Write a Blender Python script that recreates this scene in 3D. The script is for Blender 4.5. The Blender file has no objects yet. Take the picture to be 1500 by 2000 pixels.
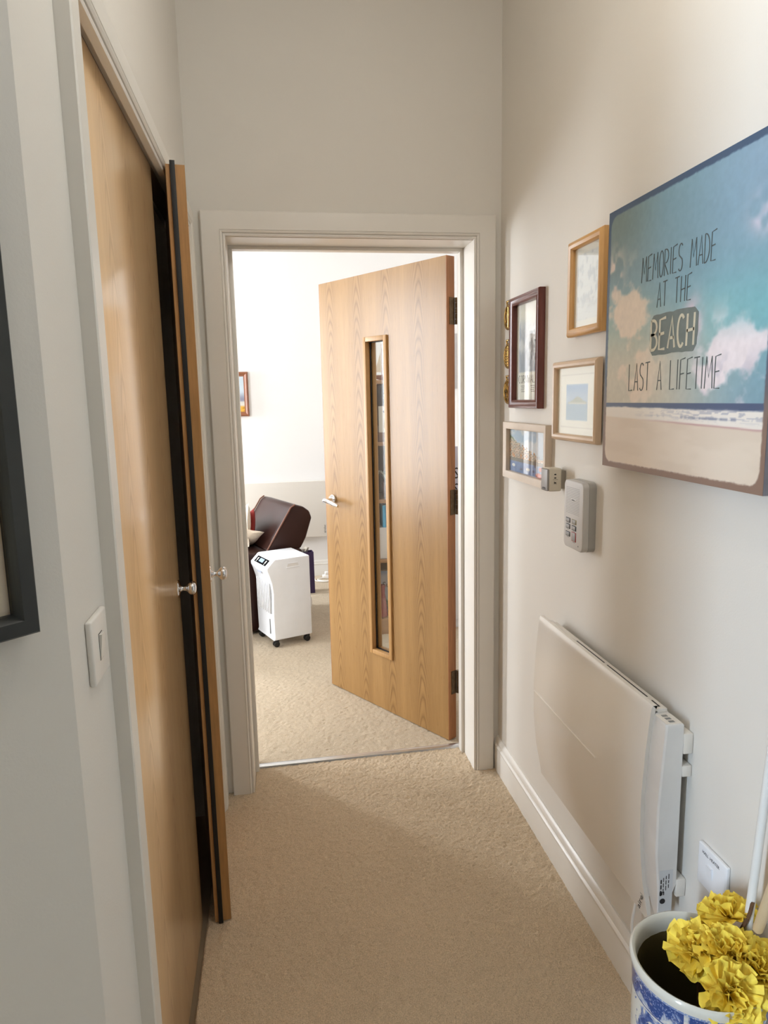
import bpy, bmesh, math, random
import numpy as np
from mathutils import Vector, Matrix

S = bpy.context.scene
COL = S.collection
PI = math.pi
random.seed(7)

# ------------------------------------------------------------------ camera
F_PX = 1362.79
YAW, PITCH, ROLL = 8.670, 9.229, -1.190
cam_data = bpy.data.cameras.new('camera')
cam = bpy.data.objects.new('camera', cam_data)
COL.objects.link(cam)
S.camera = cam
cam_data.sensor_fit = 'HORIZONTAL'
cam_data.sensor_width = 36.0
cam_data.lens = F_PX / 1500 * 36.0
cam_data.clip_start = 0.02
cam_data.clip_end = 60
_y, _p, _r = (math.radians(a) for a in (YAW, PITCH, ROLL))
_f = Vector((math.sin(_y) * math.cos(_p), math.cos(_y) * math.cos(_p), -math.sin(_p)))
_r0 = Vector((math.cos(_y), -math.sin(_y), 0))
_u0 = _r0.cross(_f)
_rt = math.cos(_r) * _r0 + math.sin(_r) * _u0
_up = -math.sin(_r) * _r0 + math.cos(_r) * _u0
cam.matrix_world = Matrix(((_rt.x, _up.x, -_f.x, 0), (_rt.y, _up.y, -_f.y, 0),
                           (_rt.z, _up.z, -_f.z, 1.45), (0, 0, 0, 1)))

# ------------------------------------------------------------------ light
S.view_settings.view_transform = 'Standard'
S.view_settings.look = 'None'
S.view_settings.exposure = 0.0
S.view_settings.gamma = 1.0
S.view_settings.use_curve_mapping = False
S.cycles.max_bounces = 10
S.cycles.diffuse_bounces = 6
S.cycles.transparent_max_bounces = 12

world = bpy.data.worlds.new('daylight')
S.world = world
world.use_nodes = True
_bg = world.node_tree.nodes['Background']
_bg.inputs[0].default_value = (0.75, 0.87, 1.0, 1)
_bg.inputs[1].default_value = 1.2


def area(name, loc, size, target, energy, color):
    d = bpy.data.lights.new(name, 'AREA')
    d.shape = 'RECTANGLE'
    d.size, d.size_y = size
    d.energy = energy
    d.color = color
    o = bpy.data.objects.new(name, d)
    COL.objects.link(o)
    o.location = loc
    o.rotation_euler = (Vector(target) - Vector(loc)).to_track_quat('-Z', 'Y').to_euler()
    return o


def lamp(name, loc, energy, color, radius):
    d = bpy.data.lights.new(name, 'POINT')
    d.energy = energy
    d.color = color
    d.shadow_soft_size = radius
    o = bpy.data.objects.new(name, d)
    COL.objects.link(o)
    o.location = loc
    return o


# daylight through the living-room window, and through the window of the space left of the hall
area('living_window_daylight', (-2.62, 3.60, 1.45), (0.80, 1.8), (0.4, 3.6, 1.0), 76, (0.90, 0.95, 1.0))
area('added_window_daylight', (-2.62, 5.32, 1.45), (0.5, 1.8), (0.4, 3.0, 1.0), 140, (0.90, 0.95, 1.0))  # unseen second window, added to brighten the right wall through the doorway
area('side_window_daylight', (-3.12, -1.23, 1.5), (0.44, 1.9), (0.81, 0.7, 1.2), 200, (0.66, 0.82, 1.0))
lamp('hall_ceiling_lamp', (0.31, 1.05, 2.62), 9.8, (1.0, 0.95, 0.87), 0.05)
lamp('entrance_ceiling_lamp', (-0.22, 0.05, 2.66), 2.0, (1.0, 0.95, 0.87), 0.06)

# ------------------------------------------------------------------ materials


def lin(c):
    return tuple(((v / 255) / 12.92 if v / 255 <= 0.04045 else ((v / 255 + 0.055) / 1.055) ** 2.4) for v in c)


class NT:
    """small helper round a material's node tree"""

    def __init__(self, name):
        self.m = bpy.data.materials.new(name)
        self.m.use_nodes = True
        self.t = self.m.node_tree
        self.t.nodes.clear()
        self.out = self.t.nodes.new('ShaderNodeOutputMaterial')

    def n(self, kind, ins=None, **props):
        nd = self.t.nodes.new(kind)
        for k, v in props.items():
            setattr(nd, k, v)
        for k, v in (ins or {}).items():
            self.set(nd.inputs[k], v)
        return nd

    def set(self, sock, v):
        if hasattr(v, 'links'):
            self.t.links.new(v, sock)
        elif isinstance(v, (tuple, list)) and len(v) == 3 and sock.type == 'RGBA':
            sock.default_value = (*v, 1)
        else:
            sock.default_value = v

    def math(self, op, a, b=0.0, c=0.0):
        return self.n('ShaderNodeMath', {0: a, 1: b, 2: c}, operation=op).outputs[0]

    def mix(self, f, a, b):
        nd = self.n('ShaderNodeMix', data_type='RGBA')
        self.set(nd.inputs[0], f)
        self.set(nd.inputs[6], a)
        self.set(nd.inputs[7], b)
        return nd.outputs[2]

    def coord(self, scale=(1, 1, 1), kind='Object', rot=(0, 0, 0)):
        tc = self.n('ShaderNodeTexCoord')
        mp = self.n('ShaderNodeMapping', {'Vector': tc.outputs[kind], 'Scale': scale, 'Rotation': rot})
        return mp.outputs[0]

    def noise(self, vec, scale=5.0, detail=3.0, rough=0.55, dist=0.0):
        return self.n('ShaderNodeTexNoise', {'Vector': vec, 'Scale': scale, 'Detail': detail, 'Roughness': rough, 'Distortion': dist}).outputs[0]

    def ramp(self, v, a, b):
        return self.n('ShaderNodeMapRange', {0: v, 1: a, 2: b}, clamp=True).outputs[0]

    def bump(self, h, strength, dist):
        return self.n('ShaderNodeBump', {'Height': h, 'Strength': strength, 'Distance': dist}).outputs[0]

    def bsdf(self, color, rough=0.5, metal=0.0, normal=None, **kw):
        b = self.n('ShaderNodeBsdfPrincipled', {'Base Color': color, 'Roughness': rough, 'Metallic': metal})
        if normal is not None:
            self.set(b.inputs['Normal'], normal)
        for k, v in kw.items():
            self.set(b.inputs[k.replace('_', ' ')], v)
        self.t.links.new(b.outputs[0], self.out.inputs[0])
        return self.m


def plain(name, rgb, rough=0.5, metal=0.0, var=0.05, scale=12.0, bump=0.0, bscale=200.0, **kw):
    """a colour that wanders a little, with optional fine relief"""
    k = NT(name)
    v = k.coord()
    c = lin(rgb)
    col = k.mix(k.ramp(k.noise(v, scale), 0.3, 0.7), tuple(x * (1 - var) for x in c), tuple(min(1, x * (1 + var)) for x in c))
    nrm = k.bump(k.noise(v, bscale, 2.0), bump, 0.002) if bump else None
    return k.bsdf(col, rough, metal, nrm, **kw)


def wall_paint(name, rgb):
    k = NT(name)
    v = k.coord()
    c = lin(rgb)
    col = k.mix(k.ramp(k.noise(v, 2.2, 4), 0.3, 0.7), tuple(x * 0.975 for x in c), c)
    h = k.noise(v, 260, 3, 0.6)
    return k.bsdf(col, 0.62, 0, k.bump(h, 0.10, 0.002), Specular_IOR_Level=0.3)


def veneer(name, light, dark, strip=0.19, off=0.0, rough=0.33, arch=True, coat=0.0, lines=1.0):
    """oak veneer: grain up the object's z, cathedral arches side by side along its x"""
    k = NT(name)
    tc = k.n('ShaderNodeTexCoord')
    sp = k.n('ShaderNodeSeparateXYZ', {0: tc.outputs['Object']})
    x, z = sp.outputs[0], sp.outputs[2]
    vs = k.coord((1.0, 1.0, 0.06))
    fine = k.noise(vs, 210, 3, 0.7)
    mid = k.noise(vs, 34, 3, 0.6)
    big = k.noise(k.coord((1, 1, 0.22)), 5, 2)
    lo, hi = lin(dark), lin(light)
    tone = k.math('ADD', k.math('MULTIPLY', fine, 0.40), k.math('MULTIPLY', mid, 0.60))
    col = k.mix(k.ramp(tone, 0.30, 0.70), tuple(a * 0.45 + b * 0.55 for a, b in zip(lo, hi)), hi)
    if arch:
        xs = k.math('ADD', k.math('DIVIDE', x, strip), off)
        cell = k.math('FLOOR', xs)
        xm = k.math('MULTIPLY', k.math('SUBTRACT', k.math('FRACT', xs), 0.5), strip)
        wob = k.noise(k.coord((1, 1, 0.12)), 9, 2)
        xm = k.math('ADD', xm, k.math('MULTIPLY', k.math('SUBTRACT', wob, 0.5), 0.022))
        x2 = k.math('MULTIPLY', k.math('MULTIPLY', xm, xm), 2000)
        zz = k.math('MULTIPLY', k.math('ADD', z, k.math('MULTIPLY', cell, 0.37)), 13.0)
        ff = k.math('ADD', k.math('ADD', zz, x2), k.math('MULTIPLY', k.noise(k.coord((1, 1, 0.3)), 9, 2), 3.4))
        ring = k.math('POWER', k.math('ABSOLUTE', k.math('SINE', k.math('MULTIPLY', ff, PI))), 0.85)
        fade = k.ramp(k.math('ABSOLUTE', xm), 0.066, 0.020)
        line = k.math('MULTIPLY', k.math('SUBTRACT', 1.0, ring), k.math('MULTIPLY', fade, 0.72))
        col = k.mix(line, col, lo)
    col = k.mix(k.ramp(big, 0.25, 0.8), col, k.mix(0.16, col, lo))
    h = k.noise(k.coord((1.0, 1.0, 0.04)), 420, 2)
    rg = k.math('ADD', k.math('MULTIPLY', fine, 0.10), rough - 0.05)
    return k.bsdf(col, rg, 0, k.bump(h, 0.05, 0.001), Coat_Weight=coat, Coat_Roughness=0.16)


def grained(name, rgb, var=0.22, scale=160, rough=0.45, stretch=(1, 1, 0.08)):
    k = NT(name)
    c = lin(rgb)
    v = k.coord(stretch)
    col = k.mix(k.ramp(k.noise(v, scale, 3, 0.65), 0.3, 0.7), tuple(x * (1 - var) for x in c), tuple(min(1, x * (1 + var)) for x in c))
    return k.bsdf(col, rough, 0, k.bump(k.noise(v, scale * 2, 2), 0.08, 0.001))


def carpet_mat(name, rgb):
    k = NT(name)
    v = k.coord()
    c = lin(rgb)
    n1 = k.noise(v, 330, 2, 0.7)
    n2 = k.noise(v, 3.2, 4, 0.6)
    n3 = k.noise(v, 38, 3, 0.6)
    col = k.mix(k.ramp(n1, 0.28, 0.72), tuple(x * 0.62 for x in c), tuple(min(1, x * 1.16) for x in c))
    col = k.mix(k.ramp(n2, 0.35, 0.70), k.mix(0.14, col, tuple(x * 0.55 for x in c)), col)
    col = k.mix(k.ramp(n3, 0.40, 0.75), k.mix(0.10, col, tuple(x * 0.5 for x in c)), col)
    return k.bsdf(col, 0.95, 0, k.bump(n1, 0.5, 0.006), Specular_IOR_Level=0.08, Sheen_Weight=0.15)


def painted(name, rough=0.55, spec=0.3, coat=0.0):
    """flat print: colours stored on the print's own mesh, with a breath of canvas weave"""
    k = NT(name)
    a = k.n('ShaderNodeAttribute', attribute_name='print')
    wv = k.noise(k.coord(), 900, 1)
    return k.bsdf(a.outputs['Color'], rough, 0, k.bump(wv, 0.06, 0.0008), Specular_IOR_Level=spec, Coat_Weight=coat)


def clear_glass(name, tint=(1, 1, 1), gloss=1.0):
    k = NT(name)
    tr = k.n('ShaderNodeBsdfTransparent', {0: tint})
    gl = k.n('ShaderNodeBsdfGlossy', {0: (1, 1, 1), 'Roughness': 0.02})
    fc = k.n('ShaderNodeLayerWeight', {0: 0.5}).outputs['Facing']
    f = k.math('MULTIPLY', k.math('ADD', 0.04, k.math('MULTIPLY', 0.96, k.math('POWER', fc, 5.0))), gloss)
    mx = k.n('ShaderNodeMixShader', {0: f, 1: tr.outputs[0], 2: gl.outputs[0]})
    k.t.links.new(mx.outputs[0], k.out.inputs[0])
    return k.m


def porcelain(name):
    """blue and white glaze: band under the rim, key line, then loose blue brushwork"""
    k = NT(name)
    tc = k.n('ShaderNodeTexCoord')
    sp = k.n('ShaderNodeSeparateXYZ', {0: tc.outputs['Object']})
    x, y, z = sp.outputs
    ang = k.math('ARCTAN2', y, x)
    cyl = k.n('ShaderNodeCombineXYZ', {0: k.math('MULTIPLY', ang, 0.11), 1: 0.0, 2: z}).outputs[0]
    white, blue, pale = lin((212, 210, 200)), lin((44, 72, 132)), lin((120, 142, 186))
    nA = k.n('ShaderNodeTexNoise', {'Vector': cyl, 'Scale': 20, 'Detail': 4, 'Roughness': 0.6, 'Distortion': 1.2}).outputs[0]
    nB = k.n('ShaderNodeTexNoise', {'Vector': cyl, 'Scale': 55, 'Detail': 3, 'Roughness': 0.6, 'Distortion': 0.6}).outputs[0]
    speck = k.n('ShaderNodeTexVoronoi', {'Vector': cyl, 'Scale': 260}).outputs[0]
    body = k.mix(k.ramp(nA, 0.53, 0.57), white, k.mix(k.ramp(nB, 0.40, 0.60), blue, pale))
    body = k.mix(k.math('MULTIPLY', k.ramp(nB, 0.62, 0.66), 0.8), body, blue)
    ground = k.mix(k.ramp(speck, 0.18, 0.42), pale, blue)
    clouds = k.mix(k.ramp(nA, 0.50, 0.54), ground, k.mix(k.ramp(nB, 0.35, 0.6), pale, white))
    step = lambda lo: k.math('GREATER_THAN', z, lo)
    col = k.mix(step(0.436), body, white)
    col = k.mix(step(0.4385), col, blue)
    col = k.mix(step(0.4405), col, clouds)
    col = k.mix(step(0.4800), col, k.mix(k.ramp(speck, 0.15, 0.5), white, pale))
    col = k.mix(step(0.4845), col, white)
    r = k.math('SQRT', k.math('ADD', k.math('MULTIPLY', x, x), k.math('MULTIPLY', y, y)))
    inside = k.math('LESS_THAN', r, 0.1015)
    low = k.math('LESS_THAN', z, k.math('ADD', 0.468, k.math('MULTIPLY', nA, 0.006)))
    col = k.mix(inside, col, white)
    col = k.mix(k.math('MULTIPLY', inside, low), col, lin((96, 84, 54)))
    return k.bsdf(col, 0.12, 0, None, Specular_IOR_Level=0.5)


M = {}
M['wall'] = wall_paint('wall_paint', (224, 220, 213))
M['ceiling'] = wall_paint('ceiling_paint', (228, 226, 222))
M['living_wall'] = wall_paint('living_wall_paint', (232, 230, 228))
M['gloss_white'] = plain('white_gloss_paint', (226, 222, 215), 0.32, var=0.02, scale=5)
M['oak'] = veneer('oak_veneer', (178, 139, 88), (120, 85, 46), 0.196, 0.10, 0.29)
M['oak_hall'] = veneer('oak_veneer_cupboard', (244, 206, 156), (200, 158, 110), 0.19, 0.3, 0.30, True, 0.8)
M['lipping'] = grained('oak_lipping', (158, 104, 62), 0.18, 130)
M['lipping_hall'] = grained('oak_lipping_cupboard', (172, 128, 78), 0.15, 130)
M['bead'] = grained('oak_bead', (182, 140, 88), 0.10, 120, 0.45)
M['seal'] = plain('black_seal', (7, 7, 8), 0.6)
M['chrome'] = plain('chrome', (225, 225, 228), 0.09, 1.0, var=0.01)
M['bronze'] = plain('dark_bronze', (112, 94, 72), 0.36, 0.85, var=0.25, scale=60)
M['alu'] = plain('threshold_metal', (214, 214, 214), 0.28, 1.0, var=0.04)
M['carpet'] = carpet_mat('beige_carpet', (222, 200, 170))
M['carpet_living'] = carpet_mat('beige_carpet_living_room', (210, 192, 166))
M['subfloor'] = plain('underlay', (150, 130, 105), 0.9)
M['dark'] = plain('cupboard_shade', (40, 36, 34), 0.8)
M['white_plastic'] = plain('white_plastic', (232, 228, 222), 0.35, var=0.02)
M['cool_plastic'] = plain('cool_white_plastic', (236, 238, 242), 0.35, var=0.02)
M['grey_plastic'] = plain('grey_plastic', (196, 193, 190), 0.42, var=0.02)
M['chime_grey'] = plain('chime_grey', (150, 146, 144), 0.45)
M['cream_plastic'] = plain('cream_plastic', (214, 205, 188), 0.4, var=0.02)
M['white_enamel'] = plain('white_enamel', (226, 221, 213), 0.20, var=0.015, scale=4)
M['ink'] = plain('black_ink', (34, 32, 34), 0.6)
M['grey_ink'] = plain('grey_ink', (84, 92, 92), 0.7)
M['faded_ink'] = plain('faded_ink', (128, 130, 130), 0.7)
M['black_plastic'] = plain('black_plastic', (16, 16, 18), 0.4)
M['panel_black'] = plain('matt_black_panel', (10, 10, 12), 0.9, Specular_IOR_Level=0.05)
M['screen'] = plain('display_glass', (150, 170, 190), 0.2)
M['mahogany'] = grained('mahogany', (104, 58, 52), 0.2, 90, 0.28, (0.1, 1, 0.1))
M['pine'] = grained('pine', (206, 160, 102), 0.1, 70, 0.38, (0.12, 1, 0.12))
M['pale_ash'] = grained('pale_ash', (206, 180, 152), 0.08, 80, 0.42, (0.12, 1, 0.12))
M['taupe_frame'] = grained('taupe_frame', (206, 190, 172), 0.05, 80, 0.45, (0.12, 1, 0.12))
M['charcoal_wood'] = grained('charcoal_wood', (44, 45, 42), 0.30, 150, 0.5, (0.06, 1, 0.06))
M['walnut'] = grained('walnut_frame', (136, 84, 56), 0.2, 90, 0.35, (0.1, 1, 0.1))
M['print'] = painted('flat_print', 0.6, 0.2)
M['canvas_print'] = painted('canvas_print', 0.42, 0.35)
M['paper'] = plain('mount_card', (234, 230, 220), 0.8, var=0.01)
M['glass'] = clear_glass('picture_glass', (0.985, 0.99, 0.985), 1.0)
M['door_glass'] = clear_glass('door_glass', (0.90, 0.91, 0.90), 1.0)
M['brass'] = plain('brass', (176, 142, 84), 0.26, 1.0, var=0.2, scale=80)
M['leather'] = plain('brown_leather', (50, 27, 22), 0.38, var=0.15, scale=9, bump=0.12, bscale=300, Specular_IOR_Level=0.3)
M['cream_cloth'] = plain('cream_cloth', (230, 216, 196), 0.85, var=0.08, scale=60, bump=0.2)
M['red_cloth'] = plain('red_cloth', (150, 44, 38), 0.85, var=0.1, scale=60, bump=0.2)
M['purple'] = plain('purple_card', (58, 40, 78), 0.6)
M['shelf_wood'] = grained('bookcase_wood', (164, 126, 92), 0.15, 80, 0.45, (0.1, 1, 0.1))
M['yellow'] = plain('yellow_cloth', (252, 222, 90), 0.62, var=0.10, scale=70, bump=0.2, bscale=600, Specular_IOR_Level=0.25)
M['twig'] = plain('brown_twig', (96, 66, 38), 0.8, var=0.3, scale=60)
M['cream_stick'] = plain('cream_stick', (224, 204, 172), 0.5, var=0.05)
M['pale_stick'] = plain('pale_stick', (222, 222, 220), 0.5, var=0.03)
M['porcelain'] = porcelain('blue_and_white_porcelain')
M['window_frame'] = plain('window_white', (235, 235, 235), 0.4)


def tone(name, rgb, rough=0.5):
    if name not in M:
        M[name] = plain(name, rgb, rough)
    return M[name]


# ------------------------------------------------------------------ builders


def finish(name, bm, mat, parent=None, smooth=False, angle=None):
    bmesh.ops.recalc_face_normals(bm, faces=bm.faces)
    me = bpy.data.meshes.new(name)
    bm.to_mesh(me)
    bm.free()
    if mat is not None:
        me.materials.append(mat)
    if smooth:
        for p in me.polygons:
            p.use_smooth = True
        if angle is not None:
            me.set_sharp_from_angle(angle=math.radians(angle))
    o = bpy.data.objects.new(name, me)
    COL.objects.link(o)
    if parent is not None:
        o.parent = parent
    return o


def add_box(bm, x0, x1, y0, y1, z0, z1, bev=0.0, seg=2):
    r = bmesh.ops.create_cube(bm, size=1.0)
    vs = r['verts']
    for v in vs:
        v.co = Vector(((x0 + x1) / 2 + v.co.x * (x1 - x0), (y0 + y1) / 2 + v.co.y * (y1 - y0), (z0 + z1) / 2 + v.co.z * (z1 - z0)))
    if bev:
        es = list({e for v in vs for e in v.link_edges})
        bmesh.ops.bevel(bm, geom=es, offset=bev, segments=seg, profile=0.5, affect='EDGES')


def box(name, ext, mat, parent=None, bev=0.0, seg=2, smooth=False):
    bm = bmesh.new()
    add_box(bm, *ext, bev, seg)
    return finish(name, bm, mat, parent, smooth or bev > 0, 40 if bev else None)


def add_prism(bm, pts, axis, a, b):
    """polygon PTS extruded along AXIS from a to b (the other two axes in x, y, z order)"""
    def mk(p, t):
        if axis == 'x':
            return (t, p[0], p[1])
        if axis == 'y':
            return (p[0], t, p[1])
        return (p[0], p[1], t)
    A = [bm.verts.new(mk(p, a)) for p in pts]
    B = [bm.verts.new(mk(p, b)) for p in pts]
    n = len(pts)
    bm.faces.new(A)
    bm.faces.new(B[::-1])
    for i in range(n):
        bm.faces.new((A[i], B[i], B[(i + 1) % n], A[(i + 1) % n]))


def prism(name, pts, axis, a, b, mat, parent=None, bev=0.0, smooth=False):
    bm = bmesh.new()
    add_prism(bm, pts, axis, a, b)
    if bev:
        bmesh.ops.recalc_face_normals(bm, faces=bm.faces)
        bmesh.ops.bevel(bm, geom=list(bm.edges), offset=bev, segments=3, profile=0.5, affect='EDGES')
    return finish(name, bm, mat, parent, smooth or bev > 0, 40)


def add_lathe(bm, prof, seg=32, mat=None):
    """profile (r, h) turned about z, then moved by the matrix MAT"""
    rings = []
    for r, h in prof:
        if r < 1e-6:
            rings.append([bm.verts.new((0, 0, h))])
        else:
            rings.append([bm.verts.new((r * math.cos(2 * PI * i / seg), r * math.sin(2 * PI * i / seg), h)) for i in range(seg)])
    for a, b in zip(rings, rings[1:]):
        if len(a) == 1 and len(b) == 1:
            continue
        for i in range(seg):
            j = (i + 1) % seg
            if len(a) == 1:
                bm.faces.new((a[0], b[j], b[i]))
            elif len(b) == 1:
                bm.faces.new((a[i], a[j], b[0]))
            else:
                bm.faces.new((a[i], a[j], b[j], b[i]))
    if mat is not None:
        vs = [v for r in rings for v in r]
        bmesh.ops.transform(bm, matrix=mat, verts=vs)


def lathe(name, prof, mat, parent=None, seg=32, mtx=None, angle=35):
    bm = bmesh.new()
    add_lathe(bm, prof, seg, mtx)
    return finish(name, bm, mat, parent, True, angle)


def smooth_path(pts, n):
    """Catmull-Rom through PTS"""
    P = [Vector(p) for p in pts]
    P = [P[0] * 2 - P[1]] + P + [P[-1] * 2 - P[-2]]
    out = []
    for i in range(1, len(P) - 2):
        for k in range(n):
            t = k / n
            a, b, c, d = P[i - 1], P[i], P[i + 1], P[i + 2]
            out.append(0.5 * ((2 * b) + (c - a) * t + (2 * a - 5 * b + 4 * c - d) * t * t + (3 * b - a - 3 * c + d) * t ** 3))
    out.append(P[-2])
    return out


def add_tube(bm, pts, rad, seg=10, caps=True):
    P = [Vector(p) for p in pts]
    R = rad if isinstance(rad, (list, tuple)) else [rad] * len(P)
    rings = []
    up = Vector((0, 0, 1))
    for i, p in enumerate(P):
        t = (P[min(i + 1, len(P) - 1)] - P[max(i - 1, 0)]).normalized()
        if abs(t.dot(up)) > 0.98:
            up = Vector((1, 0, 0))
        s = t.cross(up).normalized()
        u = s.cross(t).normalized()
        up = u
        rings.append([bm.verts.new(p + R[i] * (math.cos(2 * PI * k / seg) * s + math.sin(2 * PI * k / seg) * u)) for k in range(seg)])
    for a, b in zip(rings, rings[1:]):
        for k in range(seg):
            j = (k + 1) % seg
            bm.faces.new((a[k], a[j], b[j], b[k]))
    if caps:
        bm.faces.new(rings[0][::-1])
        bm.faces.new(rings[-1])


def tube(name, pts, rad, mat, parent=None, seg=10):
    bm = bmesh.new()
    add_tube(bm, pts, rad, seg)
    return finish(name, bm, mat, parent, True, 50)


def frame_ring(name, w, h, prof, mat, parent=None, smooth=True):
    """mitred frame about the local origin in the xz plane, front towards -y; PROF = [(inset from the outer edge, distance out of the wall)]"""
    bm = bmesh.new()
    loops = []
    for d, out in prof:
        a, b = w / 2 - d, h / 2 - d
        loops.append([bm.verts.new((sx * a, -out, sz * b)) for sx, sz in ((-1, -1), (1, -1), (1, 1), (-1, 1))])
    m = len(loops)
    for i in range(m):
        A, B = loops[i], loops[(i + 1) % m]
        for k in range(4):
            j = (k + 1) % 4
            bm.faces.new((A[k], A[j], B[j], B[k]))
    return finish(name, bm, mat, parent, smooth, 32)


def print_sheet(name, w, h, y, nx, nz, fn, mat, parent=None):
    """flat picture w x h about the local origin facing -y; FN(u, v) -> colours 0..255, u to the right and v up"""
    xs = np.linspace(-w / 2, w / 2, nx + 1)
    zs = np.linspace(-h / 2, h / 2, nz + 1)
    X, Z = np.meshgrid(xs, zs)
    n = (nx + 1) * (nz + 1)
    co = np.stack([X.ravel(), np.full(n, -y), Z.ravel()], 1)
    i = np.arange(nx)[None, :] + (np.arange(nz) * (nx + 1))[:, None]
    q = np.stack([i, i + 1, i + nx + 2, i + nx + 1], -1).reshape(-1, 4)
    me = bpy.data.meshes.new(name)
    me.vertices.add(n)
    me.vertices.foreach_set('co', co.astype(np.float32).ravel())
    me.loops.add(q.size)
    me.loops.foreach_set('vertex_index', q.ravel().astype(np.int32))
    me.polygons.add(len(q))
    me.polygons.foreach_set('loop_start', (np.arange(len(q)) * 4).astype(np.int32))
    me.update(calc_edges=True)
    c = np.clip(fn((X.ravel() + w / 2) / w, (Z.ravel() + h / 2) / h), 0, 255) / 255.0
    c = np.where(c <= 0.04045, c / 12.92, ((c + 0.055) / 1.055) ** 2.4)
    at = me.color_attributes.new('print', 'FLOAT_COLOR', 'POINT')
    at.data.foreach_set('color', np.concatenate([c, np.ones((n, 1))], 1).astype(np.float32).ravel())
    me.materials.append(mat)
    o = bpy.data.objects.new(name, me)
    COL.objects.link(o)
    if parent is not None:
        o.parent = parent
    return o


def thing(name, label, cat, loc=(0, 0, 0), rotz=0.0, group=None):
    o = bpy.data.objects.new(name, None)
    COL.objects.link(o)
    o.location = loc
    o.rotation_euler = (0, 0, rotz)
    o.empty_display_size = 0.05
    o['label'] = label
    o['category'] = cat
    if group:
        o['group'] = group
    return o


def struct_root(name, loc=(0, 0, 0), rotz=0.0, label=None):
    o = bpy.data.objects.new(name, None)
    COL.objects.link(o)
    o.location = loc
    o.rotation_euler = (0, 0, rotz)
    o['kind'] = 'structure'
    if label:
        o['label'] = label
    return o


def struct(o, label=None):
    o['kind'] = 'structure'
    if label:
        o['label'] = label
    return o


def tag(o, label, cat, group=None):
    o['label'] = label
    o['category'] = cat
    if group:
        o['group'] = group
    return o


# strokes of a thin hand-drawn capital alphabet, in a box 1 wide and 1 high
def _arc(cx, cz, rx, rz, a0, a1, n=10):
    return [(cx + rx * math.cos(math.radians(a0 + (a1 - a0) * i / n)), cz + rz * math.sin(math.radians(a0 + (a1 - a0) * i / n))) for i in range(n + 1)]


GLYPH = {
    'A': [[(0, 0), (0.55, 1), (1, 0)], [(0.2, 0.33), (0.88, 0.33)]],
    'B': [[(0, 0), (0, 1)], [(0, 1)] + _arc(0.3, 0.76, 0.6, 0.24, 80, -80) + [(0, 0.52)], [(0, 0.52)] + _arc(0.35, 0.26, 0.65, 0.26, 80, -80) + [(0, 0)]],
    'C': [_arc(0.55, 0.5, 0.5, 0.5, 50, 310, 18)],
    'D': [[(0, 0), (0, 1)], [(0, 1)] + _arc(0.1, 0.5, 0.85, 0.5, 80, -80, 14) + [(0, 0)]],
    'E': [[(0.95, 1.03), (0.05, 0.98), (0, 0), (0.9, 0)], [(0, 0.5), (0.75, 0.53)]],
    'F': [[(0.95, 1.03), (0.05, 0.98), (0, 0)], [(0, 0.5), (0.75, 0.53)]],
    'H': [[(0, 0), (0.05, 1)], [(0.95, 0), (1, 1)], [(0, 0.47), (1, 0.5)]],
    'I': [[(0.5, 0), (0.5, 1)]],
    'L': [[(0, 1), (0.02, 0), (0.9, 0.02)]],
    'M': [[(0, 0), (0.15, 1), (0.5, 0.35), (0.85, 1), (1, 0)]],
    'N': [[(0, 0), (0.05, 1), (0.95, 0), (1, 1)]],
    'O': [_arc(0.5, 0.5, 0.5, 0.5, 90, 450, 22)],
    'R': [[(0, 0), (0, 1)], [(0, 1)] + _arc(0.25, 0.74, 0.65, 0.26, 80, -80) + [(0, 0.48), (0.95, 0)]],
    'S': [_arc(0.5, 0.75, 0.45, 0.25, 40, 225, 10) + _arc(0.48, 0.25, 0.46, 0.25, 45, -140, 10)],
    'T': [[(0, 1), (1, 1.02)], [(0.5, 1), (0.48, 0)]],
    'W': [[(0, 1), (0.25, 0), (0.5, 0.7), (0.75, 0), (1, 1)]],
}
ADV = {'I': 0.35, 'M': 1.35, 'W': 1.4, ' ': 1.1}


def add_stroke(bm, pts, wd, y0, y1):
    """flat ribbon along PTS (x, z), standing from depth y0 to y1"""
    n = len(pts)
    L, Rr = [], []
    for i in range(n):
        a, b = pts[max(i - 1, 0)], pts[min(i + 1, n - 1)]
        dx, dz = b[0] - a[0], b[1] - a[1]
        m = math.hypot(dx, dz) or 1.0
        nx, nz = -dz / m * wd / 2, dx / m * wd / 2
        L.append((pts[i][0] + nx, pts[i][1] + nz))
        Rr.append((pts[i][0] - nx, pts[i][1] - nz))
    for i in range(n - 1):
        q = [L[i], L[i + 1], Rr[i + 1], Rr[i]]
        f = [bm.verts.new((p[0], y1, p[1])) for p in q]
        g = [bm.verts.new((p[0], y0, p[1])) for p in q]
        bm.faces.new(f)
        for k in range(4):
            j = (k + 1) % 4
            bm.faces.new((f[k], g[k], g[j], f[j]))


def stroke_text(name, text, x0, x1, z0, z1, wd, y, mat, parent, gap=0.42, depth=0.0006):
    bm = bmesh.new()
    tot = sum(ADV.get(c, 1.0) for c in text) + gap * (len(text) - 1)
    k = (x1 - x0) / tot
    x = x0
    for c in text:
        if c == ' ':
            finish(name, bm, mat, parent)
            bm = bmesh.new()
        a = ADV.get(c, 1.0)
        for st in GLYPH.get(c, []):
            add_stroke(bm, [(x + p[0] * a * k, z0 + p[1] * (z1 - z0)) for p in st], wd, -y, -y - depth)
        x += (a + gap) * k
    return finish(name, bm, mat, parent)


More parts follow.
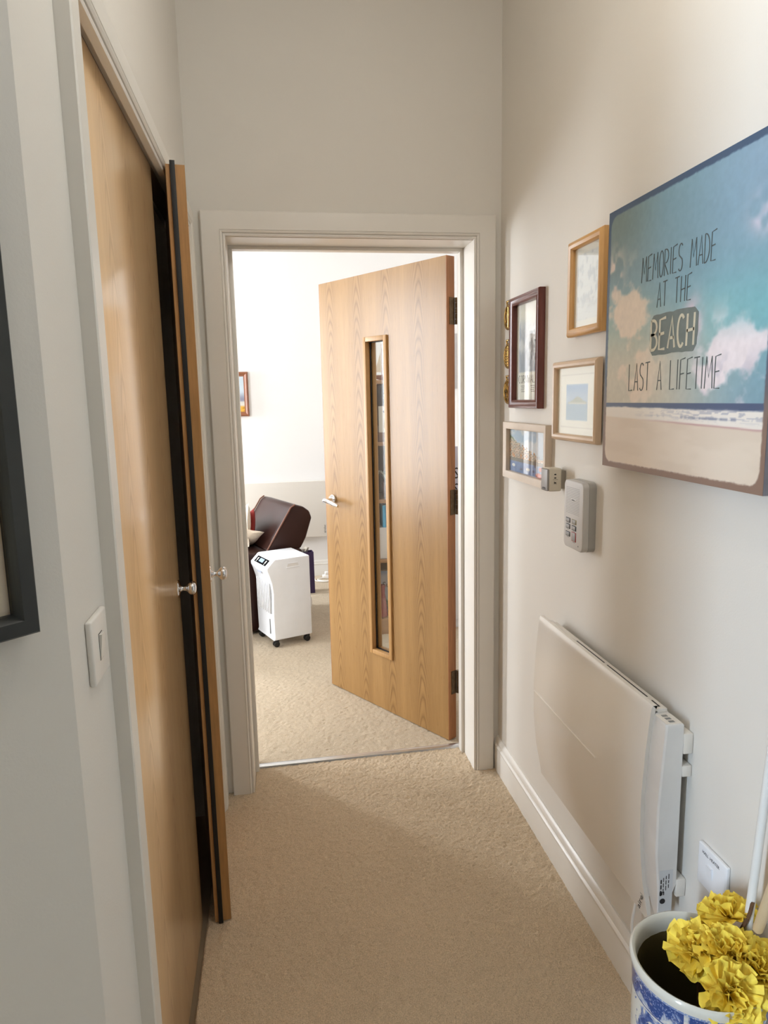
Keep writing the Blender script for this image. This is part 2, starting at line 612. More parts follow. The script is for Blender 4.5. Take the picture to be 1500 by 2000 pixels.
def type_text(name, text, size, mat, parent, mtx, sx=1.0, depth=0.0003):
    """printed lettering in the built-in typeface, laid out in xy and moved by MTX"""
    cu = bpy.data.curves.new(name, 'FONT')
    cu.body = text
    cu.size = size
    cu.align_x = 'CENTER'
    cu.align_y = 'CENTER'
    cu.extrude = depth
    cu.resolution_u = 2
    tmp = bpy.data.objects.new(name, cu)
    COL.objects.link(tmp)
    dg = bpy.context.evaluated_depsgraph_get()
    me = bpy.data.meshes.new_from_object(tmp.evaluated_get(dg))
    bpy.data.objects.remove(tmp)
    me.transform(Matrix.Diagonal((sx, 1, 1, 1)))
    me.transform(mtx)
    me.materials.clear()
    me.materials.append(mat)
    me.name = name
    o = bpy.data.objects.new(name, me)
    COL.objects.link(o)
    o.parent = parent
    return o


def face_text(x, y, z, roll=0.0):
    """matrix that stands text up facing -y at (x, -y, z)"""
    return Matrix.Translation((x, -y, z)) @ Matrix.Rotation(roll, 4, 'Y') @ Matrix.Rotation(PI / 2, 4, 'X')


# smooth value noise for the prints
_rng = np.random.default_rng(3)
_LAT = _rng.random((64, 64))


def vnoise(x, y):
    xi, yi = np.floor(x).astype(int), np.floor(y).astype(int)
    fx, fy = x - xi, y - yi
    fx, fy = fx * fx * (3 - 2 * fx), fy * fy * (3 - 2 * fy)
    g = lambda a, b: _LAT[a % 64, b % 64]
    return (g(xi, yi) * (1 - fx) + g(xi + 1, yi) * fx) * (1 - fy) + (g(xi, yi + 1) * (1 - fx) + g(xi + 1, yi + 1) * fx) * fy


def fbm(x, y, o=4):
    s, a, t = 0, 0.5, 0
    for i in range(o):
        s = s + a * vnoise(x * 2 ** i + 7.3 * i, y * 2 ** i + 3.1 * i)
        t += a
        a *= 0.5
    return s / t


def ss(a, b, x):
    t = np.clip((x - a) / (b - a), 0, 1)
    return t * t * (3 - 2 * t)


def blend(c, d, f):
    return c * (1 - f[:, None]) + np.asarray(d, float) * f[:, None]


def flat(u, rgb):
    return np.repeat(np.array([rgb], float), len(u), 0)


# ================================================================== the setting
R_ = 0.812          # hall right wall
L_ = -0.25          # hall left wall
YE = 2.472          # end wall, hall face
YE2 = 2.690         # end wall, living-room face
YF = 5.690          # living-room far wall
H_ = 2.80
CX, CY = -0.25, 0.832           # corner where the left wall turns away
DX, DY = -0.93, 0.152           # far end of the turned wall

box('floor', (-3.2, 1.7, -3.1, 5.9, -0.12, -0.004), M['subfloor'])['kind'] = 'structure'
box('ceiling', (-3.2, 1.7, -3.1, 5.9, H_, H_ + 0.1), M['ceiling'])['kind'] = 'structure'
struct(box('wall_right', (R_, R_ + 0.1, -3.0, YE, -0.004, H_), M['wall']))


def wall_with_hole(name, axis, c0, c1, a0, a1, h0, h1, z0, z1, mat):
    """wall from c0 to c1 thick, a0..a1 long, with one opening h0..h1 x z0..z1"""
    bm = bmesh.new()
    for (p, q, r, s) in ((a0, h0, -0.004, H_), (h1, a1, -0.004, H_), (h0, h1, z1, H_), (h0, h1, -0.004, z0)):
        if q - p < 1e-4 or s - r < 1e-3:
            continue
        if axis == 'x':
            add_box(bm, c0, c1, p, q, r, s)
        else:
            add_box(bm, p, q, c0, c1, r, s)
    bmesh.ops.remove_doubles(bm, verts=bm.verts, dist=1e-5)
    return struct(finish(name, bm, mat))


wall_with_hole('wall_left', 'x', L_ - 0.1, L_, CY, YE, 1.050, 2.365, -0.004, 2.022, M['wall'])
wall_with_hole('wall_back', 'y', YE, YE2, -2.6, 1.62, -0.165, 0.741, -0.004, 2.018, M['wall'])
struct(prism('wall_corner', [(CX, CY), (DX, DY), (DX - 0.07, DY + 0.07), (CX - 0.1, CY + 0.03)], 'z', -0.004, H_, M['wall']))
struct(box('wall_side', (-3.0, DX, DY, DY + 0.1, -0.004, H_), M['wall']))
wall_with_hole('wall_window', 'x', -3.1, -3.0, -3.0, DY, -1.46, -1.00, 0.55, 2.45, M['wall'])
struct(box('wall_beam_block', (-1.0, -0.9, -3.0, -0.50, -0.004, H_), M['wall']))  # unseen wall added to narrow the side window's beam
struct(box('wall_rear', (-3.0, R_, -3.1, -3.0, -0.004, H_), M['wall']))
# living room
struct(box('wall_far', (-2.5, 1.6, YF, YF + 0.1, -0.004, H_), M['living_wall']))
struct(box('wall_living_right', (1.52, 1.62, YE2, YF, -0.004, H_), M['living_wall']))
wall_with_hole('wall_living_left', 'x', -2.6, -2.5, YE2, 4.4, 3.17, 4.03, 0.5, 2.4, M['living_wall'])
wall_with_hole('wall_living_window', 'x', -2.6, -2.5, 4.4, YF, 5.04, 5.60, 0.5, 2.4, M['living_wall'])  # opening for the added second window
# inside of the cupboard, its shade put into the dark wall colour
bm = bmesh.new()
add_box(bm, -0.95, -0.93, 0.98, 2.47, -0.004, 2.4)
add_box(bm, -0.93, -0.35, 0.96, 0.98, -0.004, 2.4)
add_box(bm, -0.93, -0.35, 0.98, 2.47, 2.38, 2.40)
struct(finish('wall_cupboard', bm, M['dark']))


def window(name, x, y0, y1, z0, z1, n):
    w = struct_root(name, (x, 0, 0))
    for (a, b, c, d) in ((y0, y1, z0, z0 + 0.05), (y0, y1, z1 - 0.05, z1)):
        box('frame_rail', (-0.05, 0.0, a, b, c, d), M['window_frame'], w)
    for i in range(n + 1):
        yy = y0 + (y1 - y0 - 0.05) * i / n
        box('frame_stile', (-0.05, 0.0, yy, yy + 0.05, z0 + 0.05, z1 - 0.05), M['window_frame'], w)


window('window_1', -2.52, 3.17, 4.03, 0.5, 2.4, 2)
window('added_window', -2.52, 5.04, 5.60, 0.5, 2.4, 1)  # unseen window added for its daylight on the hall wall
window('window_2', -3.02, -1.46, -1.00, 0.55, 2.45, 1)


# ---- carpets: real pile relief near the lens
def carpet(name, poly, step, amp, mat, label):
    """height field over the polygon's bounding box, cut to it"""
    xs = [p[0] for p in poly]
    ys = [p[1] for p in poly]
    nx, ny = int((max(xs) - min(xs)) / step), int((max(ys) - min(ys)) / step)
    X, Y = np.meshgrid(np.linspace(min(xs), max(xs), nx + 1), np.linspace(min(ys), max(ys), ny + 1))
    rg = np.random.default_rng(len(name))
    Z = 0.002 + amp * (0.55 * rg.random(X.shape) + 0.45 * fbm(X * 55, Y * 55, 2)) + 0.0012 * fbm(X * 9, Y * 9, 2)
    Xj = X + (rg.random(X.shape) - 0.5) * step * 0.5
    Yj = Y + (rg.random(X.shape) - 0.5) * step * 0.5
    for e in (np.s_[0, :], np.s_[-1, :], np.s_[:, 0], np.s_[:, -1]):
        Xj[e], Yj[e], Z[e] = X[e], Y[e], -0.003
    i = np.arange(nx)[None, :] + (np.arange(ny) * (nx + 1))[:, None]
    q = np.stack([i, i + 1, i + nx + 2, i + nx + 1], -1).reshape(-1, 4)
    cx = (X[:-1, :-1] + step / 2).ravel()
    cy = (Y[:-1, :-1] + step / 2).ravel()
    ins = np.zeros(len(cx), bool)
    for k in range(len(poly)):
        (xa, ya), (xb, yb) = poly[k], poly[k - 1]
        if ya == yb:
            continue
        c = ((ya > cy) != (yb > cy)) & (cx < (xb - xa) * (cy - ya) / (yb - ya) + xa)
        ins ^= c
    q = q[ins]
    me = bpy.data.meshes.new(name)
    me.vertices.add(X.size)
    me.vertices.foreach_set('co', np.stack([Xj.ravel(), Yj.ravel(), Z.ravel()], 1).astype(np.float32).ravel())
    me.loops.add(q.size)
    me.loops.foreach_set('vertex_index', q.ravel().astype(np.int32))
    me.polygons.add(len(q))
    me.polygons.foreach_set('loop_start', (np.arange(len(q)) * 4).astype(np.int32))
    me.update(calc_edges=True)
    me.materials.append(mat)
    o = bpy.data.objects.new(name, me)
    COL.objects.link(o)
    o['kind'] = 'stuff'
    return tag(o, label, 'carpet')


carpet('carpet', [(-0.252, 0.55), (0.812, 0.55), (0.812, 2.470), (0.711, 2.470), (0.711, 2.655), (-0.135, 2.640), (-0.135, 2.470), (-0.252, 2.470)],
       0.0042, 0.0075, M['carpet'], 'beige twist pile hall carpet between the cupboard and the heater wall')
carpet('carpet', [(-1.3, 2.70), (-0.135, 2.70), (-0.135, 2.648), (0.711, 2.664), (0.711, 2.70), (1.5, 2.70), (1.5, 5.68), (-1.3, 5.68)],
       0.0062, 0.0065, M['carpet_living'], 'beige carpet of the bright room beyond the open glazed door')
carpet('carpet', [(-3.0, -3.0), (0.812, -3.0), (0.812, 0.548), (-0.5, 0.548), (-0.93, 0.13), (-3.0, 0.13)],
       0.05, 0.006, M['carpet'], 'beige carpet at the near end of the hall under the viewer')
strip = bmesh.new()
add_prism(strip, [(-0.018, 0.0), (0.018, 0.0), (0.014, 0.0095), (0.005, 0.0125), (-0.005, 0.0125), (-0.014, 0.0095)], 'x', -0.423, 0.423)
th = finish('threshold_strip', strip, M['alu'], None, True, 30)
th.location = (0.288, 2.650, 0.003)
th.rotation_euler = (0, 0, math.radians(1.0))
tag(th, 'silver metal threshold strip across the carpet in the open doorway', 'threshold')


# ---- door casings, linings, skirting
def casing(name, x0, x1, ztop, prof, mat, parent):
    """architrave round an opening x0..x1 in the local xz plane; PROF = [(distance out from the opening, proud)]"""
    bm = bmesh.new()
    loops = []
    for d, p in prof:
        loops.append([bm.verts.new(v) for v in ((x0 - d, -p, 0), (x0 - d, -p, ztop + d), (x1 + d, -p, ztop + d), (x1 + d, -p, 0))])
    n = len(loops)
    for i in range(n):
        A, B = loops[i], loops[(i + 1) % n]
        for k in range(3):
            bm.faces.new((A[k], A[k + 1], B[k + 1], B[k]))
    bm.faces.new([l[0] for l in loops])
    bm.faces.new([l[3] for l in loops][::-1])
    return finish(name, bm, mat, parent)


CAS = [(0, 0), (0, 0.013), (0.004, 0.0145), (0.007, 0.0145), (0.0075, 0.012), (0.0085, 0.012), (0.009, 0.0165), (0.014, 0.0195),
       (0.0155, 0.0195), (0.016, 0.0175), (0.0175, 0.0175), (0.018, 0.020), (0.074, 0.020), (0.077, 0.018), (0.077, 0)]

end_trim = struct_root('trim_1', (0, YE, 0))
casing('casing', -0.135, 0.711, 1.990, CAS, M['gloss_white'], end_trim)
t_ = YE2 - YE
box('jamb', (-0.165, -0.135, 0, t_, 0, 2.0), M['gloss_white'], end_trim)
box('jamb', (0.711, 0.741, 0, t_, 0, 2.0), M['gloss_white'], end_trim)
box('head_lining', (-0.135, 0.711, 0, t_, 1.988, 2.018), M['gloss_white'], end_trim)
box('door_stop', (-0.135, -0.122, 0.128, 0.168, 0, 1.976), M['gloss_white'], end_trim, 0.001)
box('door_stop', (0.698, 0.711, 0.128, 0.168, 0, 1.976), M['gloss_white'], end_trim, 0.001)
box('door_stop', (-0.135, 0.711, 0.128, 0.168, 1.976, 1.988), M['gloss_white'], end_trim, 0.001)

# cupboard surround on the left wall: local x runs along +y of the room
cup_trim = struct_root('trim_2', (L_, 0, 0), PI / 2)
casing('casing', 1.066, 2.350, 1.992, [(d, p * 1.1) for d, p in CAS[:-3]] + [(0.055, 0.022), (0.058, 0.020), (0.058, 0)], M['gloss_white'], cup_trim)
box('jamb', (1.050, 1.0695, 0, 0.1, 0, 2.006), M['gloss_white'], cup_trim)
box('jamb', (2.3485, 2.365, 0, 0.1, 0, 2.006), M['gloss_white'], cup_trim)
box('head_lining', (1.0695, 2.3485, 0.0, 0.1, 2.006, 2.022), M['gloss_white'], cup_trim)
box('door_stop', (1.0695, 2.3485, 0.058, 0.098, 1.985, 2.006), M['gloss_white'], cup_trim)
k = NT('smoke_seal_weave')
wv = k.n('ShaderNodeTexWave', {'Vector': k.coord((1, 1, 1), rot=(0, 0, 0.6)), 'Scale': 60, 'Distortion': 3.0, 'Detail': 2}).outputs[0]
M['weave'] = k.bsdf(k.mix(wv, lin((120, 104, 96)), lin((172, 156, 146))), 0.7)
box('smoke_seal', (1.0695, 2.3485, 0.014, 0.056, 2.0035, 2.006), M['weave'], cup_trim)

SKIRT = [(0, 0), (0.018, 0), (0.018, 0.094), (0.0165, 0.097), (0.0165, 0.099), (0.019, 0.101), (0.0195, 0.107), (0.0165, 0.112), (0.0135, 0.114),
         (0.0135, 0.117), (0.0125, 0.124), (0.008, 0.133), (0.004, 0.137), (0, 0.137)]


def skirting(name, p0, p1, into):
    """board from p0 to p1; INTO is the side the room lies on"""
    bm = bmesh.new()
    n = Vector(into).normalized()
    A = [bm.verts.new((p0[0] + n.x * d, p0[1] + n.y * d, z)) for d, z in SKIRT]
    B = [bm.verts.new((p1[0] + n.x * d, p1[1] + n.y * d, z)) for d, z in SKIRT]
    m = len(SKIRT)
    bm.faces.new(A)
    bm.faces.new(B[::-1])
    for i in range(m):
        bm.faces.new((A[i], B[i], B[(i + 1) % m], A[(i + 1) % m]))
    return struct(finish(name, bm, M['gloss_white'], None, True, 30))


skirting('baseboard_right', (R_, -3.0), (R_, YE), (-1, 0, 0))
skirting('baseboard_left', (L_, 2.408), (L_, YE), (1, 0, 0))
skirting('baseboard_near', (L_, CY + 0.01), (L_, 1.008), (1, 0, 0))
skirting('baseboard_corner', (CX, CY), (DX, DY), (1, -1, 0))
skirting('baseboard_far', (-2.5, YF), (1.52, YF), (0, -1, 0))


# ================================================================== doors
# ---- glazed door of the living room, standing open
DA = math.atan2(-0.847, 0.532)
door = struct_root('door_1', (0.2326, 3.4026, 0), DA, 'oak veneer door with tall narrow glazed slot standing open into the bright room')
Wd, Td, Z0, Z1 = 0.823, 0.044, 0.010, 1.984
hx0, hx1, hz0, hz1 = 0.332, 0.466, 0.281, 1.705
bm = bmesh.new()
for e in ((0, hx0, Z0, Z1), (hx1, Wd, Z0, Z1), (hx0, hx1, Z0, hz0), (hx0, hx1, hz1, Z1)):
    add_box(bm, e[0], e[1], 0, Td, e[2], e[3])
finish('leaf', bm, M['oak'], door)
box('edge_lipping', (Wd, Wd + 0.003, 0, Td, Z0, Z1), M['lipping'], door)
box('edge_lipping', (-0.003, 0, 0, Td, Z0, Z1), M['lipping'], door)
for side in (0, 1):
    ya, yb = ((-0.009, 0.016), (0.030, 0.053))[side]
    for e in ((hx0 - 0.010, hx0 + 0.008, hz0 - 0.012, hz1 + 0.012), (hx1 - 0.008, hx1 + 0.012, hz0 - 0.012, hz1 + 0.012)):
        box('glazing_bead', (e[0], e[1], ya, yb, e[2], e[3]), M['bead'], door, 0.0015)
    for e in ((hx0 + 0.008, hx1 - 0.008, hz0 - 0.012, hz0 + 0.008), (hx0 + 0.008, hx1 - 0.008, hz1 - 0.008, hz1 + 0.012)):
        box('glazing_bead', (e[0], e[1], ya, yb, e[2], e[3]), M['bead'], door, 0.0015)
box('glass', (hx0, hx1, 0.020, 0.026, hz0, hz1), M['door_glass'], door)
bm = bmesh.new()
for e in ((hx0 + 0.001, hx0 + 0.013, hz0, hz1), (hx1 - 0.013, hx1 - 0.001, hz0, hz1), (hx0 + 0.013, hx1 - 0.013, hz0, hz0 + 0.012), (hx0 + 0.013, hx1 - 0.013, hz1 - 0.012, hz1)):
    add_box(bm, e[0], e[1], 0.0162, 0.0198, e[2], e[3])
finish('glazing_seal', bm, M['seal'], door)


def butt_hinge(zc, h, parent, x, y, mat, plate):
    hg = box('hinge', (x - 0.001, x + 0.0022, y - plate, y, zc - h / 2, zc + h / 2), mat, parent)
    for i in range(5):
        za = zc - h / 2 + h * i / 5
        lathe('knuckle', [(0, za + 0.0006), (0.0068, za + 0.0006), (0.0068, za + h / 5 - 0.0006), (0, za + h / 5 - 0.0006)], mat, hg, 12,
              Matrix.Translation((x + 0.007, y + 0.005, 0)))
    for i in range(3):
        zz = zc - h * 0.36 + h * 0.36 * i
        lathe('screw', [(0, 0), (0.004, 0), (0.004, 0.0008), (0, 0.0012)], mat, hg, 10, Matrix.Translation((x + 0.0022, y - plate * 0.5, zz)) @ Matrix.Rotation(PI / 2, 4, 'Y'))
    return hg


for zc in (1.780, 1.030, 0.262):
    butt_hinge(zc, 0.102, door, Wd + 0.003, Td, M['bronze'], 0.029)
# lever handle
hd = lathe('lever_handle', [(0, 0), (0.026, 0), (0.026, 0.006), (0.023, 0.0095), (0.012, 0.0105), (0.0105, 0.014), (0.0105, 0.042), (0, 0.042)], M['chrome'], door, 28,
           Matrix.Translation((0.058, 0, 0.970)) @ Matrix.Rotation(PI / 2, 4, 'X'))
bm = bmesh.new()
add_tube(bm, smooth_path([(0.050, -0.047, 0.971), (0.062, -0.052, 0.972), (0.090, -0.054, 0.970), (0.125, -0.053, 0.963), (0.160, -0.050, 0.955)], 5),
         [0.008, 0.011, 0.012, 0.012, 0.0115, 0.0115, 0.011, 0.011, 0.011, 0.0105, 0.0105, 0.0105, 0.010, 0.010, 0.010, 0.010, 0.010, 0.010, 0.0095, 0.009, 0.006], 14)
finish('lever', bm, M['chrome'], hd, True, 60)


# ---- cupboard doors on the left wall
def round_knob(parent, x, z, dia=0.036):
    k = dia / 2
    return lathe('door_knob', [(0, 0), (0.0215, 0), (0.0225, 0.002), (0.0205, 0.005), (0.012, 0.0062), (0.0075, 0.0085), (0.0058, 0.014), (0.0062, 0.021),
                               (0.010, 0.0255), (k * 0.86, 0.029), (k * 0.97, 0.033), (k, 0.0365), (k * 0.96, 0.0405), (k * 0.8, 0.0445), (k * 0.45, 0.0472), (0, 0.048)],
                 M['chrome'], parent, 36, Matrix.Translation((x, 0, z)) @ Matrix.Rotation(PI / 2, 4, 'X'), 60)


near = struct_root('door_2', (-0.262, 1.073, 0), PI / 2, 'shut oak cupboard door with chrome knob in the left wall')
box('leaf', (0, 0.738, 0, 0.044, 0.012, 2.0), M['oak_hall'], near, 0.001)
round_knob(near, 0.702, 0.985)
for zc in (1.72, 1.0, 0.28):
    butt_hinge(zc, 0.1, near, -0.008, 0.004, M['bronze'], 0.002)

ajar_a = Vector((-0.184, 1.811, 0))
ajar = struct_root('door_3', ajar_a, math.atan2(0.534, -0.078), 'narrow oak cupboard door ajar, seen edge-on with black seal')
box('leaf', (0, 0.536, 0, 0.044, 0.012, 2.004), M['oak_hall'], ajar, 0.001)
box('edge_lipping', (-0.003, 0, 0, 0.044, 0.012, 2.004), M['lipping_hall'], ajar)
box('brush_seal', (-0.0085, -0.003, 0.0225, 0.0345, 0.008, 2.012), M['seal'], ajar, 0.001)
round_knob(ajar, 0.050, 0.997)
for zc in (1.80, 1.0, 0.20):
    h_ = box('hinge', (0.531, 0.537, -0.003, 0.0, zc - 0.05, zc + 0.05), M['bronze'], ajar)
    lathe('knuckle', [(0, zc - 0.05), (0.0065, zc - 0.05), (0.0065, zc + 0.05), (0, zc + 0.05)], M['bronze'], h_, 12, Matrix.Translation((0.5375, -0.008, 0)))

# ================================================================== left side
# light switch
sw = thing('light_switch', 'white rocker light switch beside the cupboard door frame', 'light switch', (L_, 0.936, 1.134), PI / 2)
bm = bmesh.new()
add_box(bm, -0.039, 0.039, -0.0085, 0, -0.0435, 0.0435, 0.003, 3)
finish('plate', bm, M['white_plastic'], sw, True, 40)
prism('rocker', [(-0.0085, -0.017), (-0.0095, -0.017), (-0.0128, 0.017), (-0.0085, 0.017)], 'x', -0.008, 0.008, M['white_plastic'], sw)
box('rocker_gap', (-0.0092, 0.0092, -0.00875, -0.0083, -0.0182, 0.0182), M['ink'], sw)


# tall dark frame on the turned wall
art = thing('framed_picture', 'large charcoal wood frame with cream sheet on the turned wall by the switch', 'picture',
            (CX - 0.7071 * 0.363, CY - 0.7071 * 0.363, 1.605), PI / 4)
frame_ring('frame', 0.64, 0.80, [(0, 0.001), (0, 0.022), (0.003, 0.027), (0.018, 0.027), (0.022, 0.022), (0.024, 0.008), (0.024, 0.001)], M['charcoal_wood'], art)


def cream_art(u, v):
    c = flat(u, (226, 206, 172))
    e = np.minimum(np.minimum(u, 1 - u) * 0.6, np.minimum(v, 1 - v) * 0.76)
    c = blend(c, (170, 138, 92), ss(0.012, 0.004, e))
    c = blend(c, (196, 178, 150), 0.35 * ss(0.4, 0.7, fbm(u * 6, v * 7)))
    blot = ss(0.24, 0.20, np.hypot((u - 0.42), (v - 0.52) * 1.25) + 0.12 * (fbm(u * 9, v * 9) - 0.5))
    return blend(c, (110, 128, 120), blot)


print_sheet('print', 0.600, 0.760, 0.009, 60, 76, cream_art, M['print'], art)
box('glass', (-0.2965, 0.2965, -0.0135, -0.0115, -0.3765, 0.3765), M['glass'], art)

# ================================================================== right wall
RW = -PI / 2        # local x towards the viewer, local -y out of the right wall


def on_right(name, label, cat, y, z, group=None):
    return thing(name, label, cat, (R_, y, z), RW, group)


# ---- beach canvas
cv = on_right('canvas_print', 'large beach canvas print lettered memories made at the beach last a lifetime', 'picture', 1.2985, 1.5685)
CWd, CHt, CDp = 0.567, 0.575, 0.035


def beach(u, v):
    c = flat(u, (126, 160, 176))
    c = blend(c, (116, 134, 132), ss(0.45, 0.05, u) * ss(0.55, 0.95, v))
    c = blend(c, (140, 166, 188), ss(0.45, 1.0, u) * ss(0.5, 1.0, v))
    c = blend(c, (122, 178, 188), ss(0.35, 0.75, u) * np.exp(-((v - 0.52) / 0.13) ** 2))
    c = blend(c, (150, 182, 172), 0.8 * ss(0.6, 0.2, u) * ss(0.75, 0.5, v))
    c = blend(c, (206, 198, 180), ss(0.66, 0.36, v) * ss(1.0, 0.34, u) * 0.95)
    n = fbm(u * 6 + 2, v * 8 + 1, 5)
    m = ss(0.50, 0.62, n + 0.33 * np.exp(-(((u - 0.20) / 0.17) ** 2 + ((v - 0.56) / 0.13) ** 2)) - 0.09)
    c = blend(c, (226, 210, 192), m * ss(0.55, 0.25, u) * ss(0.86, 0.62, v))
    m2 = ss(0.47, 0.62, fbm(u * 7 + 9, v * 9 + 4, 5) + 0.26 * np.exp(-(((u - 0.78) / 0.26) ** 2 + ((v - 0.42) / 0.10) ** 2)) - 0.05)
    c = blend(c, (232, 222, 226), m2 * ss(0.45, 0.7, u) * ss(0.60, 0.42, v))
    c = blend(c, (180, 176, 192), 0.5 * ss(0.5, 0.62, fbm(u * 13 + 5, v * 15, 3)) * m2 * ss(0.5, 0.8, u) * ss(0.45, 0.33, v))
    m3 = np.exp(-(((u - 0.61) / 0.045) ** 2 + ((v - 0.52) / 0.07) ** 2)) * ss(0.35, 0.6, n + 0.1)
    c = blend(c, (226, 200, 212), np.clip(m3 * 1.3, 0, 0.9))
    m4 = np.exp(-(((u - 0.07) / 0.055) ** 2 + ((v - 0.76) / 0.07) ** 2)) * ss(0.36, 0.52, fbm(u * 12, v * 12 + 3, 3))
    c = blend(c, (222, 204, 192), np.clip(m4 * 1.5, 0, 0.9))
    m5 = np.exp(-(((u - 0.95) / 0.06) ** 2 + ((v - 0.78) / 0.045) ** 2)) * ss(0.30, 0.50, fbm(u * 10 + 1, v * 10, 3))
    c = blend(c, (228, 214, 228), np.clip(m5 * 1.6, 0, 0.95))
    c = c * (0.97 + 0.06 * fbm(u * 60, v * 60, 2))[:, None]
    # sea, surf, sand
    hor = 0.2585
    sea = ss(hor + 0.002, hor - 0.001, v)
    c = blend(c, (78, 92, 122), sea)
    foam_top = hor - 0.012 - 0.008 * u - 0.006 * fbm(u * 22, v * 0 + 2, 3)
    c = blend(c, (234, 228, 220), ss(foam_top + 0.003, foam_top - 0.003, v))
    rip = ss(0.53, 0.62, fbm(u * 26, v * 190, 3)) * ss(0.19, 0.22, v) * ss(0.245, 0.232, v)
    c = blend(c, (150, 154, 172), 0.55 * rip * ss(0.15, 0.8, u))
    wave2 = np.exp(-((v - 0.216 + 0.008 * u) / 0.0035) ** 2) * ss(0.42, 0.62, fbm(u * 40, v * 0, 3))
    c = blend(c, (110, 118, 146), np.clip(wave2, 0, 0.6) * ss(0.2, 0.7, u))
    shore = 0.203 - 0.022 * u + 0.003 * fbm(u * 14, v * 0 + 7, 2)
    sand = ss(shore + 0.002, shore - 0.002, v)
    c = blend(c, (224, 210, 194), sand)
    c = blend(c, (178, 124, 130), 0.75 * np.exp(-((v - shore + 0.001) / 0.003) ** 2) * ss(0.2, 0.7, u))
    c = blend(c, (206, 190, 172), 0.3 * sand * ss(0.4, 0.7, fbm(u * 5, v * 22, 3)))
    # worn rounded border
    a, b = 0.020, 0.022
    r = 0.045
    qx = np.abs(u - 0.5) - (0.5 - a - r)
    qv = np.abs(v - 0.5) - (0.5 - b - r)
    d = np.hypot(np.maximum(qx, 0), np.maximum(qv, 0)) + np.minimum(np.maximum(qx, qv), 0) - r
    d = d + 0.006 * (fbm(u * 70, v * 70, 3) - 0.5)
    top = np.array([(72, 92, 118)], float)
    bot = np.array([(138, 112, 98)], float)
    f = ss(0.15, 0.45, v)[:, None]
    bc = bot * (1 - f) + top * f
    k_ = ss(-0.003, 0.003, d)[:, None]
    return c * (1 - k_) + bc * k_


print_sheet('picture_face', CWd, CHt, CDp, 280, 284, beach, M['canvas_print'], cv)
wrap = bmesh.new()
add_box(wrap, -CWd / 2, CWd / 2, -CDp + 0.0006, -0.004, -CHt / 2, CHt / 2)
M['wrap'] = plain('canvas_wrap', (116, 112, 116), 0.6, var=0.2, scale=9)
finish('stretcher', wrap, M['wrap'], cv)
lx = lambda y: 1.2985 - y
lz = lambda z: z - 1.5685
stroke_text('lettering', 'MEMORIES MADE', lx(1.427), lx(1.173), lz(1.679), lz(1.729), 0.0021, CDp, M['grey_ink'], cv, 0.30)
stroke_text('lettering', 'AT THE', lx(1.362), lx(1.243), lz(1.621), lz(1.668), 0.0021, CDp, M['grey_ink'], cv, 0.45)
bm = bmesh.new()
rg = random.Random(4)
ax0, ax1, az0, az1 = lx(1.384), lx(1.217), lz(1.527), lz(1.607)
pts = [(ax0 + (ax1 - ax0) * i / 14, az0 + rg.uniform(-0.0015, 0.0012)) for i in range(1, 14)] + [(ax1 + rg.uniform(-0.002, 0.0015), az0 + (az1 - az0) * i / 7) for i in range(1, 7)]
pts += [(ax1 - (ax1 - ax0) * i / 14, az1 + rg.uniform(-0.0012, 0.0015)) for i in range(1, 14)] + [(ax0 + rg.uniform(-0.0015, 0.0015), az1 - (az1 - az0) * i / 7) for i in range(1, 7)]
add_prism(bm, pts, 'y', -CDp - 0.0002, -CDp - 0.0006)
M['slate'] = plain('slate_ink', (112, 122, 120), 0.6, var=0.08, scale=40)
finish('lettering_block', bm, M['slate'], cv)
M['bone'] = plain('bone_ink', (206, 200, 180), 0.6, var=0.05, scale=40)
stroke_text('lettering', 'BEACH', lx(1.379), lx(1.227), lz(1.537), lz(1.596), 0.0058, CDp + 0.0006, M['bone'], cv, 0.36)
stroke_text('lettering', 'LAST A LIFETIME', lx(1.466), lx(1.142), lz(1.456), lz(1.513), 0.0021, CDp, M['grey_ink'], cv, 0.34)


# ---- framed pictures
def framed(name, label, y0, y1, z0, z1, prof, fmat, fn, nx, nz, lift=0.0, group=None, glass=True, tilt=0.0):
    w, h = y1 - y0, z1 - z0
    t = on_right(name, label, 'picture', (y0 + y1) / 2, (z0 + z1) / 2, group)
    pr = [(d, o + lift) for d, o in prof]
    frame_ring('frame', w, h, pr, fmat, t)
    ins = max(d for d, _ in prof)
    yb = max(0.004, 0.004 + lift)
    iw, ih = w - 2 * ins, h - 2 * ins
    print_sheet('print', iw + 0.003, ih + 0.003, yb, nx, nz, fn, M['print'], t)
    box('backing', (-iw / 2 - 0.003, iw / 2 + 0.003, -yb + 0.0008, -0.0003 if not lift else -0.0005, -ih / 2 - 0.003, ih / 2 + 0.003), tone('backing_board', (70, 52, 40)), t)
    if glass:
        box('glass', (-iw / 2, iw / 2, -yb - 0.0032, -yb - 0.0012, -ih / 2, ih / 2), M['glass'], t)
    return t


